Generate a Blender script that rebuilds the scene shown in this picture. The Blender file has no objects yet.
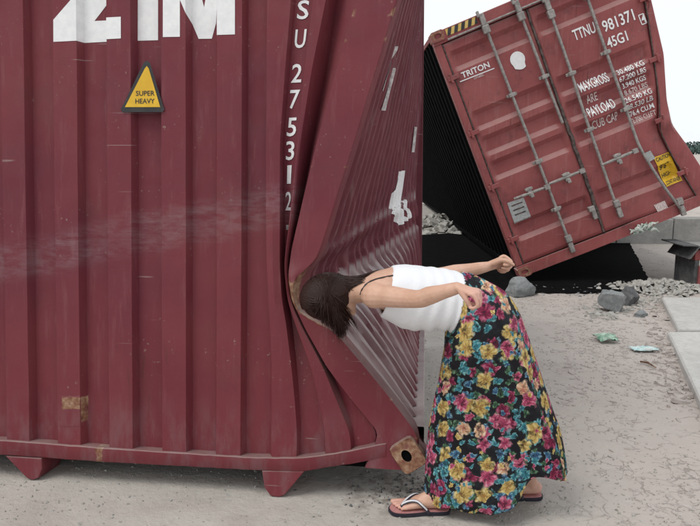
import bpy, bmesh, math, random
from mathutils import Vector, Matrix, noise
from mathutils.bvhtree import BVHTree
random.seed(7)
S = bpy.context.scene
COL = S.collection
R = math.radians

# ------------------------------------------------------------------ camera, sky, sun
CAM_H = 1.5; FPX = 680.0; PITCH = R(9.27)
cd = bpy.data.cameras.new("camera"); cam = bpy.data.objects.new("camera", cd); COL.objects.link(cam)
cam.location = (0, 0, CAM_H); cam.rotation_euler = (R(90) - PITCH, 0, 0)
cd.sensor_width = 36; cd.lens = 36 * FPX / 700; cd.clip_start = 0.05; cd.clip_end = 3000
S.camera = cam
S.view_settings.view_transform = 'Standard'; S.view_settings.look = 'None'
S.view_settings.exposure = 0.15; S.view_settings.gamma = 1
SUN_EL = R(58); SUN_AZ = R(-122)          # soft sun, high, from behind the camera on the left
w = bpy.data.worlds.new("World"); S.world = w; w.use_nodes = True
nt = w.node_tree; nt.nodes.clear()
wo = nt.nodes.new('ShaderNodeOutputWorld'); bg = nt.nodes.new('ShaderNodeBackground')
sky = nt.nodes.new('ShaderNodeTexSky'); sky.sky_type = 'NISHITA'; sky.sun_disc = False
sky.sun_elevation = SUN_EL; sky.sun_rotation = SUN_AZ
bg.inputs['Strength'].default_value = 0.10
# overcast: a thick even cloud layer with soft mottling lies over the Nishita sky
tc = nt.nodes.new('ShaderNodeTexCoord'); nz = nt.nodes.new('ShaderNodeTexNoise')
nz.inputs['Scale'].default_value = 1.6; nz.inputs['Detail'].default_value = 4
rp = nt.nodes.new('ShaderNodeValToRGB')
rp.color_ramp.elements[0].position = 0.3; rp.color_ramp.elements[0].color = (8.3, 8.8, 9.2, 1)
rp.color_ramp.elements[1].position = 0.7; rp.color_ramp.elements[1].color = (9.7, 9.9, 10.0, 1)
mx = nt.nodes.new('ShaderNodeMix'); mx.data_type = 'RGBA'; mx.inputs[0].default_value = 0.93
nt.links.new(tc.outputs['Generated'], nz.inputs['Vector']); nt.links.new(nz.outputs['Fac'], rp.inputs[0])
nt.links.new(sky.outputs[0], mx.inputs[6]); nt.links.new(rp.outputs[0], mx.inputs[7])
nt.links.new(mx.outputs[2], bg.inputs[0]); nt.links.new(bg.outputs[0], wo.inputs[0])
sl = bpy.data.lights.new("sun", 'SUN'); sl.energy = 1.4; sl.angle = R(25); sl.color = (1, .97, .92)
so = bpy.data.objects.new("sun", sl); COL.objects.link(so)
d = Vector((math.sin(SUN_AZ) * math.cos(SUN_EL), math.cos(SUN_AZ) * math.cos(SUN_EL), math.sin(SUN_EL)))
so.rotation_euler = d.to_track_quat('Z', 'Y').to_euler(); so.location = d * 30

# ------------------------------------------------------------------ helpers
FW = Vector((0, math.cos(PITCH), -math.sin(PITCH))); UP = Vector((0, math.sin(PITCH), math.cos(PITCH)))
C0 = Vector((0, 0, CAM_H))
def ray(px, py): return Vector((1, 0, 0)) * ((px - 350) / FPX) + UP * (-(py - 263) / FPX) + FW
def at(px, py, Y):
    d = ray(px, py); return C0 + d * (Y / d.y)
def gnd(px, py, z=0.0):
    d = ray(px, py); return C0 + d * ((z - CAM_H) / d.z)
def lerp(a, b, t): return a + (b - a) * t
def sm(a, b, x):
    t = min(1, max(0, (x - a) / (b - a))); return t * t * (3 - 2 * t)

def tag(o, label=None, cat=None, group=None, kind=None):
    if label: o['label'] = label
    if cat: o['category'] = cat
    if group: o['group'] = group
    if kind: o['kind'] = kind
    return o
def empty(name, loc, label=None, cat=None, group=None, kind=None):
    o = bpy.data.objects.new(name, None); COL.objects.link(o); o.location = loc
    o.empty_display_size = .1
    return tag(o, label, cat, group, kind)
def link_mesh(name, me, mat, parent=None, smooth=None):
    for p in me.polygons: p.use_smooth = smooth is not None
    if smooth is not None: me.set_sharp_from_angle(angle=R(smooth))
    if mat:
        for m in (mat if isinstance(mat, (list, tuple)) else [mat]): me.materials.append(m)
    o = bpy.data.objects.new(name, me); COL.objects.link(o)
    if parent: adopt(o, parent)
    return o
def world_loc(o):
    v = Vector(o.location)
    return v
def adopt(o, parent):
    o.parent = parent
    m = Matrix.Identity(4); p = parent; chain = []
    # parents here are empties (translation only) or meshes whose own transform is identity
    while p is not None: chain.append(p); p = p.parent
    root = chain[-1]
    if len(chain) == 1: o.matrix_parent_inverse = Matrix.Translation(root.location).inverted() if root.type == 'EMPTY' else Matrix.Identity(4)
    else: o.matrix_parent_inverse = Matrix.Identity(4)
class MB:
    def __init__(s): s.v = []; s.f = []; s.uv = {}; s.att = {}; s.mi = []
    def add(s, vs, fs, uvs=None, att=None, mi=0):
        o = len(s.v); s.v += [tuple(x) for x in vs]
        for f in fs: s.f.append(tuple(i + o for i in f)); s.mi.append(mi)
        if uvs:
            for i, u in enumerate(uvs): s.uv[o + i] = u
        if att:
            for i, a in enumerate(att): s.att[o + i] = a
        return o
    def grid(s, rows, closed=False, uvs=None, att=None, mi=0):
        n = len(rows[0]); fs = []
        for i in range(len(rows) - 1):
            for j in range(n - (0 if closed else 1)):
                k = (j + 1) % n
                fs.append((i * n + j, i * n + k, (i + 1) * n + k, (i + 1) * n + j))
        s.add([p for r in rows for p in r], fs, [u for r in uvs for u in r] if uvs else None, [a for r in att for a in r] if att else None, mi)
    def box(s, o, ax, ay, az, mi=0):
        """o = corner, ax ay az edge vectors"""
        o, ax, ay, az = map(Vector, (o, ax, ay, az))
        vs = [o, o + ax, o + ax + ay, o + ay]; vs += [v + az for v in vs]
        s.add(vs, [(0, 3, 2, 1), (4, 5, 6, 7), (0, 1, 5, 4), (1, 2, 6, 5), (2, 3, 7, 6), (3, 0, 4, 7)], mi=mi)
    def cbox(s, c, ax, ay, az): s.box(Vector(c) - (Vector(ax) + Vector(ay) + Vector(az)) * .5, ax, ay, az)
    def tube(s, pts, rad, n=8, cap=True, flat=1.0, upv=None):
        pts = [Vector(p) for p in pts]
        if not isinstance(rad, (list, tuple)): rad = [rad] * len(pts)
        rows = []; prev = None
        for i, p in enumerate(pts):
            t = (pts[min(i + 1, len(pts) - 1)] - pts[max(i - 1, 0)])
            t = t.normalized() if t.length > 1e-9 else Vector((0, 0, 1))
            if prev is None:
                a = upv if upv is not None else (Vector((0, 0, 1)) if abs(t.z) < .9 else Vector((1, 0, 0)))
                a = Vector(a)
            else: a = prev
            x = (a - t * a.dot(t)).normalized(); prev = x; y = t.cross(x)
            rr = rad[i]
            if not isinstance(rr, (list, tuple)): rr = (rr, rr * flat)
            rows.append([p + x * rr[0] * math.cos(2 * math.pi * k / n) + y * rr[1] * math.sin(2 * math.pi * k / n) for k in range(n)])
        o = len(s.v); s.grid(rows, True)
        if cap:
            s.f.append(tuple(o + k for k in reversed(range(n)))); s.mi.append(0)
            b = o + (len(rows) - 1) * n; s.f.append(tuple(b + k for k in range(n))); s.mi.append(0)
    def ball(s, c, r, ax=None, nu=12, nv=8, jitter=0):
        c = Vector(c); r = r if isinstance(r, (list, tuple)) else (r, r, r)
        X, Y, Z = ax if ax else (Vector((1, 0, 0)), Vector((0, 1, 0)), Vector((0, 0, 1)))
        rows = []
        for i in range(nv + 1):
            th = math.pi * (.002 + .996 * i / nv)
            rows.append([c + X * r[0] * math.sin(th) * math.cos(2 * math.pi * k / nu) + Y * r[1] * math.sin(th) * math.sin(2 * math.pi * k / nu) - Z * r[2] * math.cos(th) for k in range(nu)])
        o = len(s.v); s.grid(rows, True)
        s.f.append(tuple(o + k for k in reversed(range(nu)))); s.mi.append(0)
        b = o + nv * nu; s.f.append(tuple(b + k for k in range(nu))); s.mi.append(0)
    def mesh(s, name):
        me = bpy.data.meshes.new(name); me.from_pydata(s.v, [], s.f)
        if s.uv:
            ul = me.uv_layers.new(name='UVMap')
            for lp in me.loops: ul.data[lp.index].uv = s.uv.get(lp.vertex_index, (0, 0))
        if s.att:
            al = me.attributes.new('wear', 'FLOAT', 'POINT')
            for i, a in s.att.items(): al.data[i].value = a
        me.polygons.foreach_set('material_index', s.mi)
        me.update(); return me
    def build(s, name, mat, parent=None, smooth=None): return link_mesh(name, s.mesh(name), mat, parent, smooth)
def bevel(o, wd=.004, seg=2):
    m = o.modifiers.new('bevel', 'BEVEL'); m.width = wd; m.segments = seg; m.limit_method = 'ANGLE'; m.angle_limit = R(40); return o

def catmull(keys, x):
    """keys: sorted list of (x, (values...)); cubic hermite with limited slopes"""
    n = len(keys)
    if x <= keys[0][0]: return keys[0][1]
    if x >= keys[-1][0]: return keys[-1][1]
    for i in range(n - 1):
        if keys[i][0] <= x <= keys[i + 1][0]: break
    x0, y0 = keys[i]; x1, y1 = keys[i + 1]; h = x1 - x0; t = (x - x0) / h
    out = []
    for k in range(len(y0)):
        d1 = (y1[k] - y0[k]) / h
        def slope(j):
            if j == 0: return (keys[1][1][k] - keys[0][1][k]) / (keys[1][0] - keys[0][0])
            if j == n - 1: return (keys[-1][1][k] - keys[-2][1][k]) / (keys[-1][0] - keys[-2][0])
            a = (keys[j][1][k] - keys[j - 1][1][k]) / (keys[j][0] - keys[j - 1][0])
            b = (keys[j + 1][1][k] - keys[j][1][k]) / (keys[j + 1][0] - keys[j][0])
            return 0 if a * b <= 0 else 2 * a * b / (a + b)
        m0, m1 = slope(i) * h, slope(i + 1) * h
        out.append((2 * t**3 - 3 * t * t + 1) * y0[k] + (t**3 - 2 * t * t + t) * m0 + (-2 * t**3 + 3 * t * t) * y1[k] + (t**3 - t * t) * m1)
    return out

def linsm(keys, x, win=.03):
    def f(x):
        if x <= keys[0][0]: return keys[0][1]
        for i in range(len(keys) - 1):
            if x <= keys[i + 1][0]:
                t = (x - keys[i][0]) / (keys[i + 1][0] - keys[i][0]); return [lerp(a, b, t) for a, b in zip(keys[i][1], keys[i + 1][1])]
        return keys[-1][1]
    vs = [f(x + win * k) for k in (-1, -.5, 0, .5, 1)]
    return [sum(v[i] for v in vs) / 5 for i in range(len(vs[0]))]

# ------------------------------------------------------------------ node helpers
class NT:
    def __init__(s, name):
        s.m = bpy.data.materials.new(name); s.m.use_nodes = True; s.t = s.m.node_tree
        s.t.nodes.clear(); s.out = s.n('ShaderNodeOutputMaterial'); s.b = s.n('ShaderNodeBsdfPrincipled')
        s.t.links.new(s.b.outputs[0], s.out.inputs[0])
    def n(s, ty, **kw):
        x = s.t.nodes.new(ty)
        for k, v in kw.items(): setattr(x, k, v)
        return x
    def put(s, sock, v):
        if isinstance(v, bpy.types.NodeSocket): s.t.links.new(v, sock)
        elif isinstance(v, (tuple, list)):
            if sock.type == 'RGBA' and len(v) == 3: v = tuple(v) + (1,)
            sock.default_value = v
        else: sock.default_value = v
    def coord(s, kind='Object'):
        return s.n('ShaderNodeTexCoord').outputs[kind]
    def pos(s): return s.n('ShaderNodeNewGeometry').outputs['Position']
    def nrm(s): return s.n('ShaderNodeNewGeometry').outputs['Normal']
    def mapping(s, v, scale=(1, 1, 1), loc=(0, 0, 0), rot=(0, 0, 0)):
        m = s.n('ShaderNodeMapping'); s.put(m.inputs['Vector'], v); m.inputs['Scale'].default_value = scale
        m.inputs['Location'].default_value = loc; m.inputs['Rotation'].default_value = rot; return m.outputs[0]
    def noise(s, v, scale=5, detail=4, rough=.55, dist=0, out='Fac'):
        x = s.n('ShaderNodeTexNoise'); s.put(x.inputs['Vector'], v); x.inputs['Scale'].default_value = scale
        x.inputs['Detail'].default_value = detail; x.inputs['Roughness'].default_value = rough; x.inputs['Distortion'].default_value = dist
        return x.outputs[out]
    def vor(s, v, scale=5, feature='F1', dim='3D', rnd=1.0):
        x = s.n('ShaderNodeTexVoronoi', feature=feature, voronoi_dimensions=dim); s.put(x.inputs['Vector'], v)
        x.inputs['Scale'].default_value = scale; x.inputs['Randomness'].default_value = rnd; return x
    def math(s, op, a, b=None, c=None, clamp=False):
        x = s.n('ShaderNodeMath', operation=op); x.use_clamp = clamp; s.put(x.inputs[0], a)
        if b is not None: s.put(x.inputs[1], b)
        if c is not None: s.put(x.inputs[2], c)
        return x.outputs[0]
    def vm(s, op, a, b=None, out=0):
        x = s.n('ShaderNodeVectorMath', operation=op); s.put(x.inputs[0], a)
        if b is not None: s.put(x.inputs[1], b)
        return x.outputs[out]
    def ss(s, lo, hi, v, a=0.0, b=1.0):
        x = s.n('ShaderNodeMapRange', interpolation_type='SMOOTHSTEP'); s.put(x.inputs[0], v)
        x.inputs[1].default_value = lo; x.inputs[2].default_value = hi; x.inputs[3].default_value = a; x.inputs[4].default_value = b; return x.outputs[0]
    def mix(s, f, a, b, mode='MIX'):
        x = s.n('ShaderNodeMix', data_type='RGBA', blend_type=mode); s.put(x.inputs[0], f); s.put(x.inputs[6], a); s.put(x.inputs[7], b); return x.outputs[2]
    def ramp(s, f, stops):
        x = s.n('ShaderNodeValToRGB'); s.put(x.inputs[0], f); cr = x.color_ramp
        while len(cr.elements) < len(stops): cr.elements.new(.5)
        for e, (p, c) in zip(cr.elements, stops): e.position = p; e.color = tuple(c) + ((1,) if len(c) == 3 else ())
        return x.outputs[0]
    def sep(s, v):
        x = s.n('ShaderNodeSeparateXYZ'); s.put(x.inputs[0], v); return x.outputs
    def comb(s, x_, y_, z_=0.0):
        x = s.n('ShaderNodeCombineXYZ'); s.put(x.inputs[0], x_); s.put(x.inputs[1], y_); s.put(x.inputs[2], z_); return x.outputs[0]
    def attr(s, name): return s.n('ShaderNodeAttribute', attribute_name=name).outputs['Fac']
    def bump(s, hgt, strength=.3, dist=.01, prev=None):
        x = s.n('ShaderNodeBump'); s.put(x.inputs['Height'], hgt); x.inputs['Strength'].default_value = strength; x.inputs['Distance'].default_value = dist
        if prev is not None: s.put(x.inputs['Normal'], prev)
        s.put(s.b.inputs['Normal'], x.outputs[0]); return x.outputs[0]
    def fin(s, col, rough=.6, metal=0.0, spec=.5):
        s.put(s.b.inputs['Base Color'], col); s.put(s.b.inputs['Roughness'], rough); s.put(s.b.inputs['Metallic'], metal)
        s.put(s.b.inputs['Specular IOR Level'], spec); return s.m

def paint(name, c1, c2, c3, dust=(.30, .25, .23), dust_amt=.5, scuff=False, rough=.5, rust=.35, dlo=.12, dhi=.75, spec=.42, dirt=.35):
    """weathered container paint: faded patches, vertical streaks, dust on ledges, scraped primer where 'wear' says so"""
    t = NT(name); p = t.pos()
    n1 = t.noise(p, 1.3, 5, .6); n2 = t.noise(t.mapping(p, (14, 14, 1.1)), 2.0, 5, .65); n3 = t.noise(p, 42, 4, .6)
    col = t.mix(t.ss(.35, .68, n1), c1, c2)
    col = t.mix(t.math('MULTIPLY', t.ss(.52, .75, n2), .55), col, c3)
    z = t.sep(p)[2]
    col = t.mix(t.ss(1.0, .2, z, 0, .45), col, t.mix(.5, col, (c2[0] * 1.12, c2[1] * .8, c2[2] * .68)))       # redder, less faded paint low down
    # fine chips and freckles
    sp = t.ss(.66, .72, t.noise(p, 60, 3, .5)); big = t.ss(.50, .66, t.noise(p, 4, 3, .5))
    col = t.mix(t.math('MULTIPLY', t.math('MULTIPLY', sp, big), .6), col, (.28, .20, .17))
    # scratches
    scr = t.ss(.74, .80, t.noise(t.mapping(p, (3, 3, 60), rot=(0, .5, .1)), 1.5, 3, .5))
    col = t.mix(t.math('MULTIPLY', t.math('MULTIPLY', scr, t.ss(.45, .6, t.noise(p, 3.1, 2))), .35), col, (.33, .25, .24))
    if scuff:
        uv = t.coord('UV'); u, v, _ = t.sep(uv)
        band = t.math('SUBTRACT', v, t.math('MULTIPLY_ADD', u, .20, 1.27))
        band = t.math('ADD', band, t.math('MULTIPLY', t.math('SUBTRACT', t.noise(t.comb(u, 0.0), 2.2, 3), .5), .12))
        m = t.math('MULTIPLY', t.ss(-.12, -.04, band), t.ss(.13, .05, band))
        st = t.noise(t.mapping(uv, (2.0, 60, 1), rot=(0, 0, -.2)), 2, 5, .7)
        gr = t.noise(t.mapping(uv, (3.5, 11, 1), rot=(0, 0, -.2)), 3, 7, .74)
        m = t.math('MULTIPLY', m, t.math('MULTIPLY', t.ss(.20, .75, st, .45, 1.0), t.math('MULTIPLY', t.ss(.34, .64, gr), t.ss(.25, .7, t.noise(t.mapping(uv, (2.5, 2.5, 1)), 2, 4), .35, 1))))
        m = t.math('MULTIPLY', m, t.math('MULTIPLY', t.ss(-1.9, -1.5, u), t.ss(.22, .02, u)))
        col = t.mix(t.math('MULTIPLY', m, .40), col, (.30, .24, .25))
    # rust runs, grime clouds, long thin scratches
    run = t.math('MULTIPLY', t.ss(.60, .70, t.noise(t.mapping(p, (26, 26, 1.5)), 1.6, 4, .6)), t.ss(.54, .66, t.noise(p, 1.9, 3)))
    col = t.mix(t.math('MULTIPLY', run, dirt), col, (.085, .030, .022))
    col = t.mix(t.math('MULTIPLY', t.ss(.50, .72, t.noise(p, 3.6, 8, .72)), dirt * .7), col, (.085, .040, .040))
    for sc_, ro in ((34, (.3, .9, .2)), (52, (-.4, -.5, .1))):
        sx = t.ss(.735, .765, t.noise(t.mapping(p, (1.2, 1.2, sc_), rot=ro), 1.4, 2, .4))
        col = t.mix(t.math('MULTIPLY', t.math('MULTIPLY', sx, t.ss(.5, .58, t.noise(p, 2.3 + sc_ * .02, 2))), .5), col, (.36, .27, .26))
    if scuff:
        du = t.math('MULTIPLY', t.ss(.46, .20, z), t.ss(.42, .68, t.noise(t.mapping(p, (6, 6, 2)), 2, 5, .65)))
        col = t.mix(t.math('MULTIPLY', du, .42), col, (.20, .115, .125))
    wv = t.attr('wear')
    wm = t.ss(.42, .62, t.math('ADD', wv, t.math('MULTIPLY', t.math('SUBTRACT', t.noise(p, 28, 5, .65), .5), .8)))
    wc = t.ramp(t.noise(p, 35, 4, .6), [(.3, (.12, .045, .026)), (.5, (.25, .125, .075)), (.72, (.40, .28, .18))])
    col = t.mix(wm, col, wc)
    nz_ = t.sep(t.nrm())[2]
    dm = t.math('MULTIPLY', t.ss(dlo, dhi, nz_), t.ss(.2, .6, t.noise(p, 7, 5, .65), .55, 1.0))
    col = t.mix(t.math('MULTIPLY', dm, dust_amt), col, dust)
    h = t.math('ADD', t.math('MULTIPLY', n3, .25), t.math('MULTIPLY', t.noise(p, 2.5, 3), 2.0))
    t.bump(h, .22, .012)
    return t.fin(col, t.ss(.3, .7, t.noise(p, 9, 4), rough - .08, rough + .14), 0, spec)

M = {}
M['maroon'] = paint('maroon_paint', (.142, .026, .039), (.174, .036, .044), (.200, .066, .074), scuff=True, rough=.58, spec=.26)
M['maroon_end'] = paint('maroon_paint_dusty', (.125, .028, .040), (.155, .040, .050), (.215, .13, .135), dust=(.42, .37, .365), dust_amt=.85, dlo=.12, dhi=.80, rough=.6, spec=.25)
M['red'] = paint('brick_red_paint', (.255, .066, .068), (.305, .092, .090), (.33, .155, .145), dust=(.38, .28, .26), dust_amt=.55, rough=.6, spec=.25, dirt=.8)

def simple(name, c1, c2, scale=20, rough=.6, metal=0, bump=.15, spec=.5, detail=5):
    t = NT(name); p = t.pos(); n = t.noise(p, scale, detail, .6)
    t.bump(n, bump, .004)
    return t.fin(t.mix(t.ss(.3, .7, n), c1, c2), rough, metal, spec)
M['white_mark'] = simple('white_marking_paint', (.72, .72, .73), (.80, .80, .80), 30, .6)
M['grey_mark'] = simple('worn_marking_paint', (.30, .25, .25), (.62, .60, .60), 40, .65)
M['faint_mark'] = simple('faded_marking_paint', (.42, .30, .29), (.70, .62, .60), 60, .65)
M['yellow'] = simple('yellow_sticker', (.62, .36, .012), (.72, .44, .02), 12, .45)
M['black_mark'] = simple('black_sticker', (.012, .012, .014), (.03, .028, .03), 15, .5)
M['yellow_band'] = simple('faded_yellow_paint', (.55, .36, .08), (.66, .47, .15), 20, .6)
M['rod'] = simple('galvanised_rod', (.20, .185, .175), (.36, .335, .315), 26, .6, .15)
M['rust_steel'] = simple('rusty_steel', (.075, .035, .022), (.27, .165, .105), 22, .85, 0, .4)
M['black'] = simple('shade_black_steel', (.0025, .0025, .003), (.006, .0055, .006), 6, .95, 0, .3, .04)  # near-black colour stands in for shade on the tilted container's side
M['rubber'] = simple('door_gasket', (.035, .028, .026), (.13, .095, .085), 22, .85)
M['plate'] = simple('grey_plate', (.28, .29, .29), (.42, .43, .43), 60, .5, .1)
M['rag'] = simple('dirty_rag', (.15, .24, .20), (.60, .60, .55), 40, .9, 0, .5)
def rocky(name, c1, c2, c3, sc=9):
    t = NT(name); p = t.pos(); n = t.noise(p, sc, 8, .7); n2 = t.noise(p, sc * 6, 5, .6)
    col = t.mix(t.ss(.35, .65, n), c1, c2); col = t.mix(t.math('MULTIPLY', t.ss(.5, .7, n2), .6), col, c3)
    t.bump(t.math('ADD', n, t.math('MULTIPLY', n2, .4)), .6, .012)
    return t.fin(col, .92, 0, .2)
M['stone'] = rocky('grey_broken_concrete', (.17, .18, .185), (.25, .26, .26), (.33, .33, .32))
M['stone_dark'] = rocky('dark_broken_concrete', (.08, .08, .085), (.13, .13, .13), (.2, .2, .19))
M['rubble'] = rocky('pale_rubble', (.30, .29, .26), (.48, .46, .43), (.20, .20, .17), 20)
M['concrete'] = rocky('grey_concrete', (.44, .43, .41), (.52, .51, .49), (.36, .35, .335), 5)
M['concrete_wall'] = rocky('old_concrete', (.25, .245, .235), (.32, .31, .295), (.2, .195, .18), 4)
M['mud'] = rocky('dry_mud', (.38, .335, .31), (.48, .43, .40), (.28, .24, .22), 14)

def ground_mat():
    t = NT('dusty_ground'); p = t.pos(); x, y, z = t.sep(p)
    a = t.noise(p, .55, 6, .6); b = t.noise(p, 3.2, 8, .68); c = t.noise(p, 22, 6, .65); f = t.noise(p, 120, 3, .6)
    col = t.mix(t.ss(.35, .65, a), (.43, .397, .355), (.495, .465, .425))
    col = t.mix(t.math('MULTIPLY', t.ss(.40, .66, b), .45), col, (.34, .30, .275))
    # pinkish dried mud to the right, greyer swept concrete to the left
    rm = t.ss(-.2, 1.0, t.math('ADD', t.math('MULTIPLY_ADD', y, -.18, x), t.math('MULTIPLY', t.math('SUBTRACT', a, .5), 1.4)))
    col = t.mix(t.math('MULTIPLY', rm, .55), col, t.mix(b, (.41, .35, .32), (.50, .435, .405)))
    col = t.mix(t.math('MULTIPLY', t.ss(.56, .74, t.noise(p, 8.5, 7, .7)), .35), col, (.52, .485, .45))
    col = t.mix(t.math('MULTIPLY', t.ss(.58, .72, c), .32), col, (.30, .265, .24))
    # grit and stain below the crushed corner
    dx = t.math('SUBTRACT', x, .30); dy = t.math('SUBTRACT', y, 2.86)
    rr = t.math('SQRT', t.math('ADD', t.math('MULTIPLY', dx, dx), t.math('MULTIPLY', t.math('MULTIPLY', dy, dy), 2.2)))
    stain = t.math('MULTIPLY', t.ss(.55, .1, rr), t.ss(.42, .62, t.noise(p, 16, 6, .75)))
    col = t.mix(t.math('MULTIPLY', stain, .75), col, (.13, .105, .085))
    # broken cracks
    wob = t.vm('ADD', p, t.vm('SCALE', t.noise(p, 5, 4, out='Color')))
    sc = wob.node.inputs[1].links[0].from_node; sc.inputs['Scale'].default_value = .22
    e = t.vor(wob, 4.2, 'DISTANCE_TO_EDGE').outputs['Distance']; e2 = t.vor(wob, 13, 'DISTANCE_TO_EDGE').outputs['Distance']
    brk = t.math('MULTIPLY', t.ss(.52, .62, t.noise(p, 2.6, 4)), t.math('MULTIPLY_ADD', rm, .85, .15)); brk2 = t.ss(.50, .62, t.noise(p, 4.0, 4))
    k = t.math('MAXIMUM', t.math('MULTIPLY', t.ss(.022, .006, e), brk), t.math('MULTIPLY', t.math('MULTIPLY', t.ss(.045, .012, e2), brk2), rm))
    col = t.mix(t.math('MULTIPLY', k, .42), col, (.13, .10, .085))
    h = t.math('ADD', t.math('MULTIPLY', b, 1.2), t.math('ADD', t.math('MULTIPLY', c, .55), t.math('MULTIPLY', f, .12)))
    h = t.math('SUBTRACT', h, t.math('MULTIPLY', k, .9))
    t.bump(h, .5, .03)
    return t.fin(col, .95, 0, .15)
M['ground'] = ground_mat()
M['dark_ground'] = simple('black_ground', (.003, .003, .0035), (.007, .0065, .0065), 9, .95, 0, .3, .03)

# ------------------------------------------------------------------ ground (one sheet to the horizon, dense near the camera)
def axis(lo, hi, step, far):
    a = []; x = lo
    while x <= hi + 1e-6: a.append(x); x += step
    st = step; x = a[-1]
    while x < far: st *= 1.35; x += st; a.append(x)
    st = step; x = lo; pre = []
    while x > -far: st *= 1.35; x -= st; pre.append(x)
    return list(reversed(pre)) + a
gx = axis(-2.6, 4.2, .028, 1500); gy = axis(1.9, 9.2, .03, 1500)
def gz(x, y):
    if not (-4 < x < 7 and .5 < y < 14): return 0.0
    f = sm(-4, -2, x) * sm(7, 4.5, x) * sm(.5, 1.5, y) * sm(14, 9, y)
    v = Vector((x, y, 0))
    rough = .25 + .5 * sm(.2, 1.6, x - .18 * (y - 2.8))
    a = noise.noise(v * 1.1) * .006 + noise.noise(v * 4.7) * .005 * rough
    b = noise.fractal(v * 13, .9, 2.1, 3) * .0035 * rough
    return (a + b) * f - .004
g = MB()
g.grid([[(x, y, gz(x, y)) for x in gx] for y in gy])
tag(g.build('ground', M['ground'], None, 60), kind='structure')

ap = MB()  # near-black ragged-edged sheet on the ground under the tilted container
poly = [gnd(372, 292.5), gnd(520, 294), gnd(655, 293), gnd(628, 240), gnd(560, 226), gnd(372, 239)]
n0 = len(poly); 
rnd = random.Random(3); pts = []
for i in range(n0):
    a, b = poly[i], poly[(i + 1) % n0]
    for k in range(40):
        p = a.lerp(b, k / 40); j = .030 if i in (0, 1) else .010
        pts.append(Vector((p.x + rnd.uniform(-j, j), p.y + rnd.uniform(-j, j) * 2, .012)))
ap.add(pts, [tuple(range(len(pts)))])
tag(ap.build('dark_ground', M['dark_ground']), kind='structure')

# ================================================================== CONTAINER ONE (crushed, maroon)
G0 = gnd(280, 495); G1 = gnd(30, 479)
E = (G0 - G1); E.z = 0; E.normalize()
BK = Vector((-E.y, E.x, 0));  BK = BK if BK.y > 0 else -BK
LEAN = R(6.0)
U1 = (Vector((0, 0, 1)) * math.cos(LEAN) + BK * math.sin(LEAN)); NN = E.cross(U1).normalized()
if NN.y > 0: NN = -NN
def W(s, h, n=0.0): return G0 + E * s + U1 * h + NN * n
def sh(px, py):
    d = ray(px, py); t = (G0 - C0).dot(NN) / d.dot(NN); p = C0 + d * t - G0
    return p.dot(E), p.dot(U1)
c1 = empty('shipping_container', (G0.x - 2.2, G0.y + .27 + 1.2, 0), 'maroon corrugated shipping container with its near corner post bent inward to a point', 'shipping container')

DEP = .040
prl = [sh(p, 300)[0] for p in (56, 108, 161, 216.5)]
pitch = (prl[-1] - prl[0]) / 3; s_last = prl[-1]
w_pr = pitch * .44; run = .017
nodes_reg = []                       # (s, n) from left to the end of zone A
NP = 24
for i in range(NP, -1, -1):
    s0 = s_last - pitch * i
    nodes_reg += [(s0, 0.0), (s0 + w_pr, 0.0), (s0 + w_pr + run, -DEP), (s0 + pitch - run, -DEP)]
H_TOP = 2.78
def rail_top_h(s):
    return catmull(RT, s)[0]
RT = []
for px, py in ((-900, 398), (0, 439), (107, 447), (250, 456), (300, 456), (330, 453), (363, 447), (376, 444), (395, 440)):
    s_, h_ = sh(px, py); RT.append((s_, (h_,)))
RB = []
for px, py in ((-900, 406), (0, 453.6), (107, 461), (250, 468.8), (300, 470), (330, 466), (363, 461), (376, 458), (395, 455)):
    s_, h_ = sh(px, py); RB.append((s_, (h_,)))
# zone B: the wall is dragged toward the pinched post. px of the eight fold lines at several image rows
rowsB = {-130: (268, 296, 300, 325, 330, 356, 360, 392), 0: (267, 291, 294, 311, 313, 326, 333, 356), 70: (266.5, 285, 288, 303, 305, 312, 322, 336),
         140: (266, 280, 282, 296, 298, 301, 308, 317), 200: (266, 280, 281.5, 291, 292.5, 295, 298, 302.5), 265: (267, 280, 281, 283.5, 284.5, 286.5, 287.3, 288),
         300: (269, 282, 284, 287, 288, 291, 292.5, 294), 320: (270, 286, 288, 293.5, 294.5, 299, 300, 300.5), 366: (272, 291.5, 294.5, 310, 311.5, 323, 324.5, 326), 402: (272, 295, 298, 317.5, 319.5, 337.5, 341, 352),
         434: (272, 297, 300, 323, 325, 350.5, 353.5, 377.5), 470: (272, 296, 299, 324, 326, 351, 353, 365)}
nB = {-130: (0, 0, -.034, -.034, 0, 0, -.06, 0), 0: (0, 0, -.034, -.03, .004, .004, -.09, 0), 70: (0, 0, -.036, -.028, .01, .008, -.10, 0),
      140: (0, .002, -.04, -.02, .012, .008, -.11, 0), 200: (.002, .004, -.055, -.03, .012, .010, -.10, 0), 265: (.008, .006, -.09, -.09, .012, .014, -.08, .004),
      300: (.01, .008, -.09, -.09, .012, .016, -.08, .006), 320: (.008, .008, -.08, -.08, .012, .014, -.08, .004), 366: (.004, .004, -.05, -.05, .010, .008, -.075, .004), 402: (0, 0, -.036, -.038, .004, .004, -.05, 0),
      434: (0, 0, -.034, -.034, 0, 0, -.034, -.02), 470: (0, 0, -.034, -.034, 0, 0, -.034, -.02)}
keysB = [[] for _ in range(8)]
for y in sorted(rowsB, reverse=True):
    for k in range(8):
        s_, h_ = sh(rowsB[y][k], y); keysB[k].append((h_, (s_, nB[y][k])))
def nodeB(k, h): return linsm(keysB[k], h, .04 if k < 7 else .03)
def wob(s, h): return .0035 * noise.noise(Vector((s * 2.1, h * 1.3, 3))) + .0018 * noise.noise(Vector((s * 9, h * 4, 9)))
RS = 96
def V3(a, b): return Vector((a, b, 4.4))
wall = MB(); rows = []; uvs = []; att = []
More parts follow.
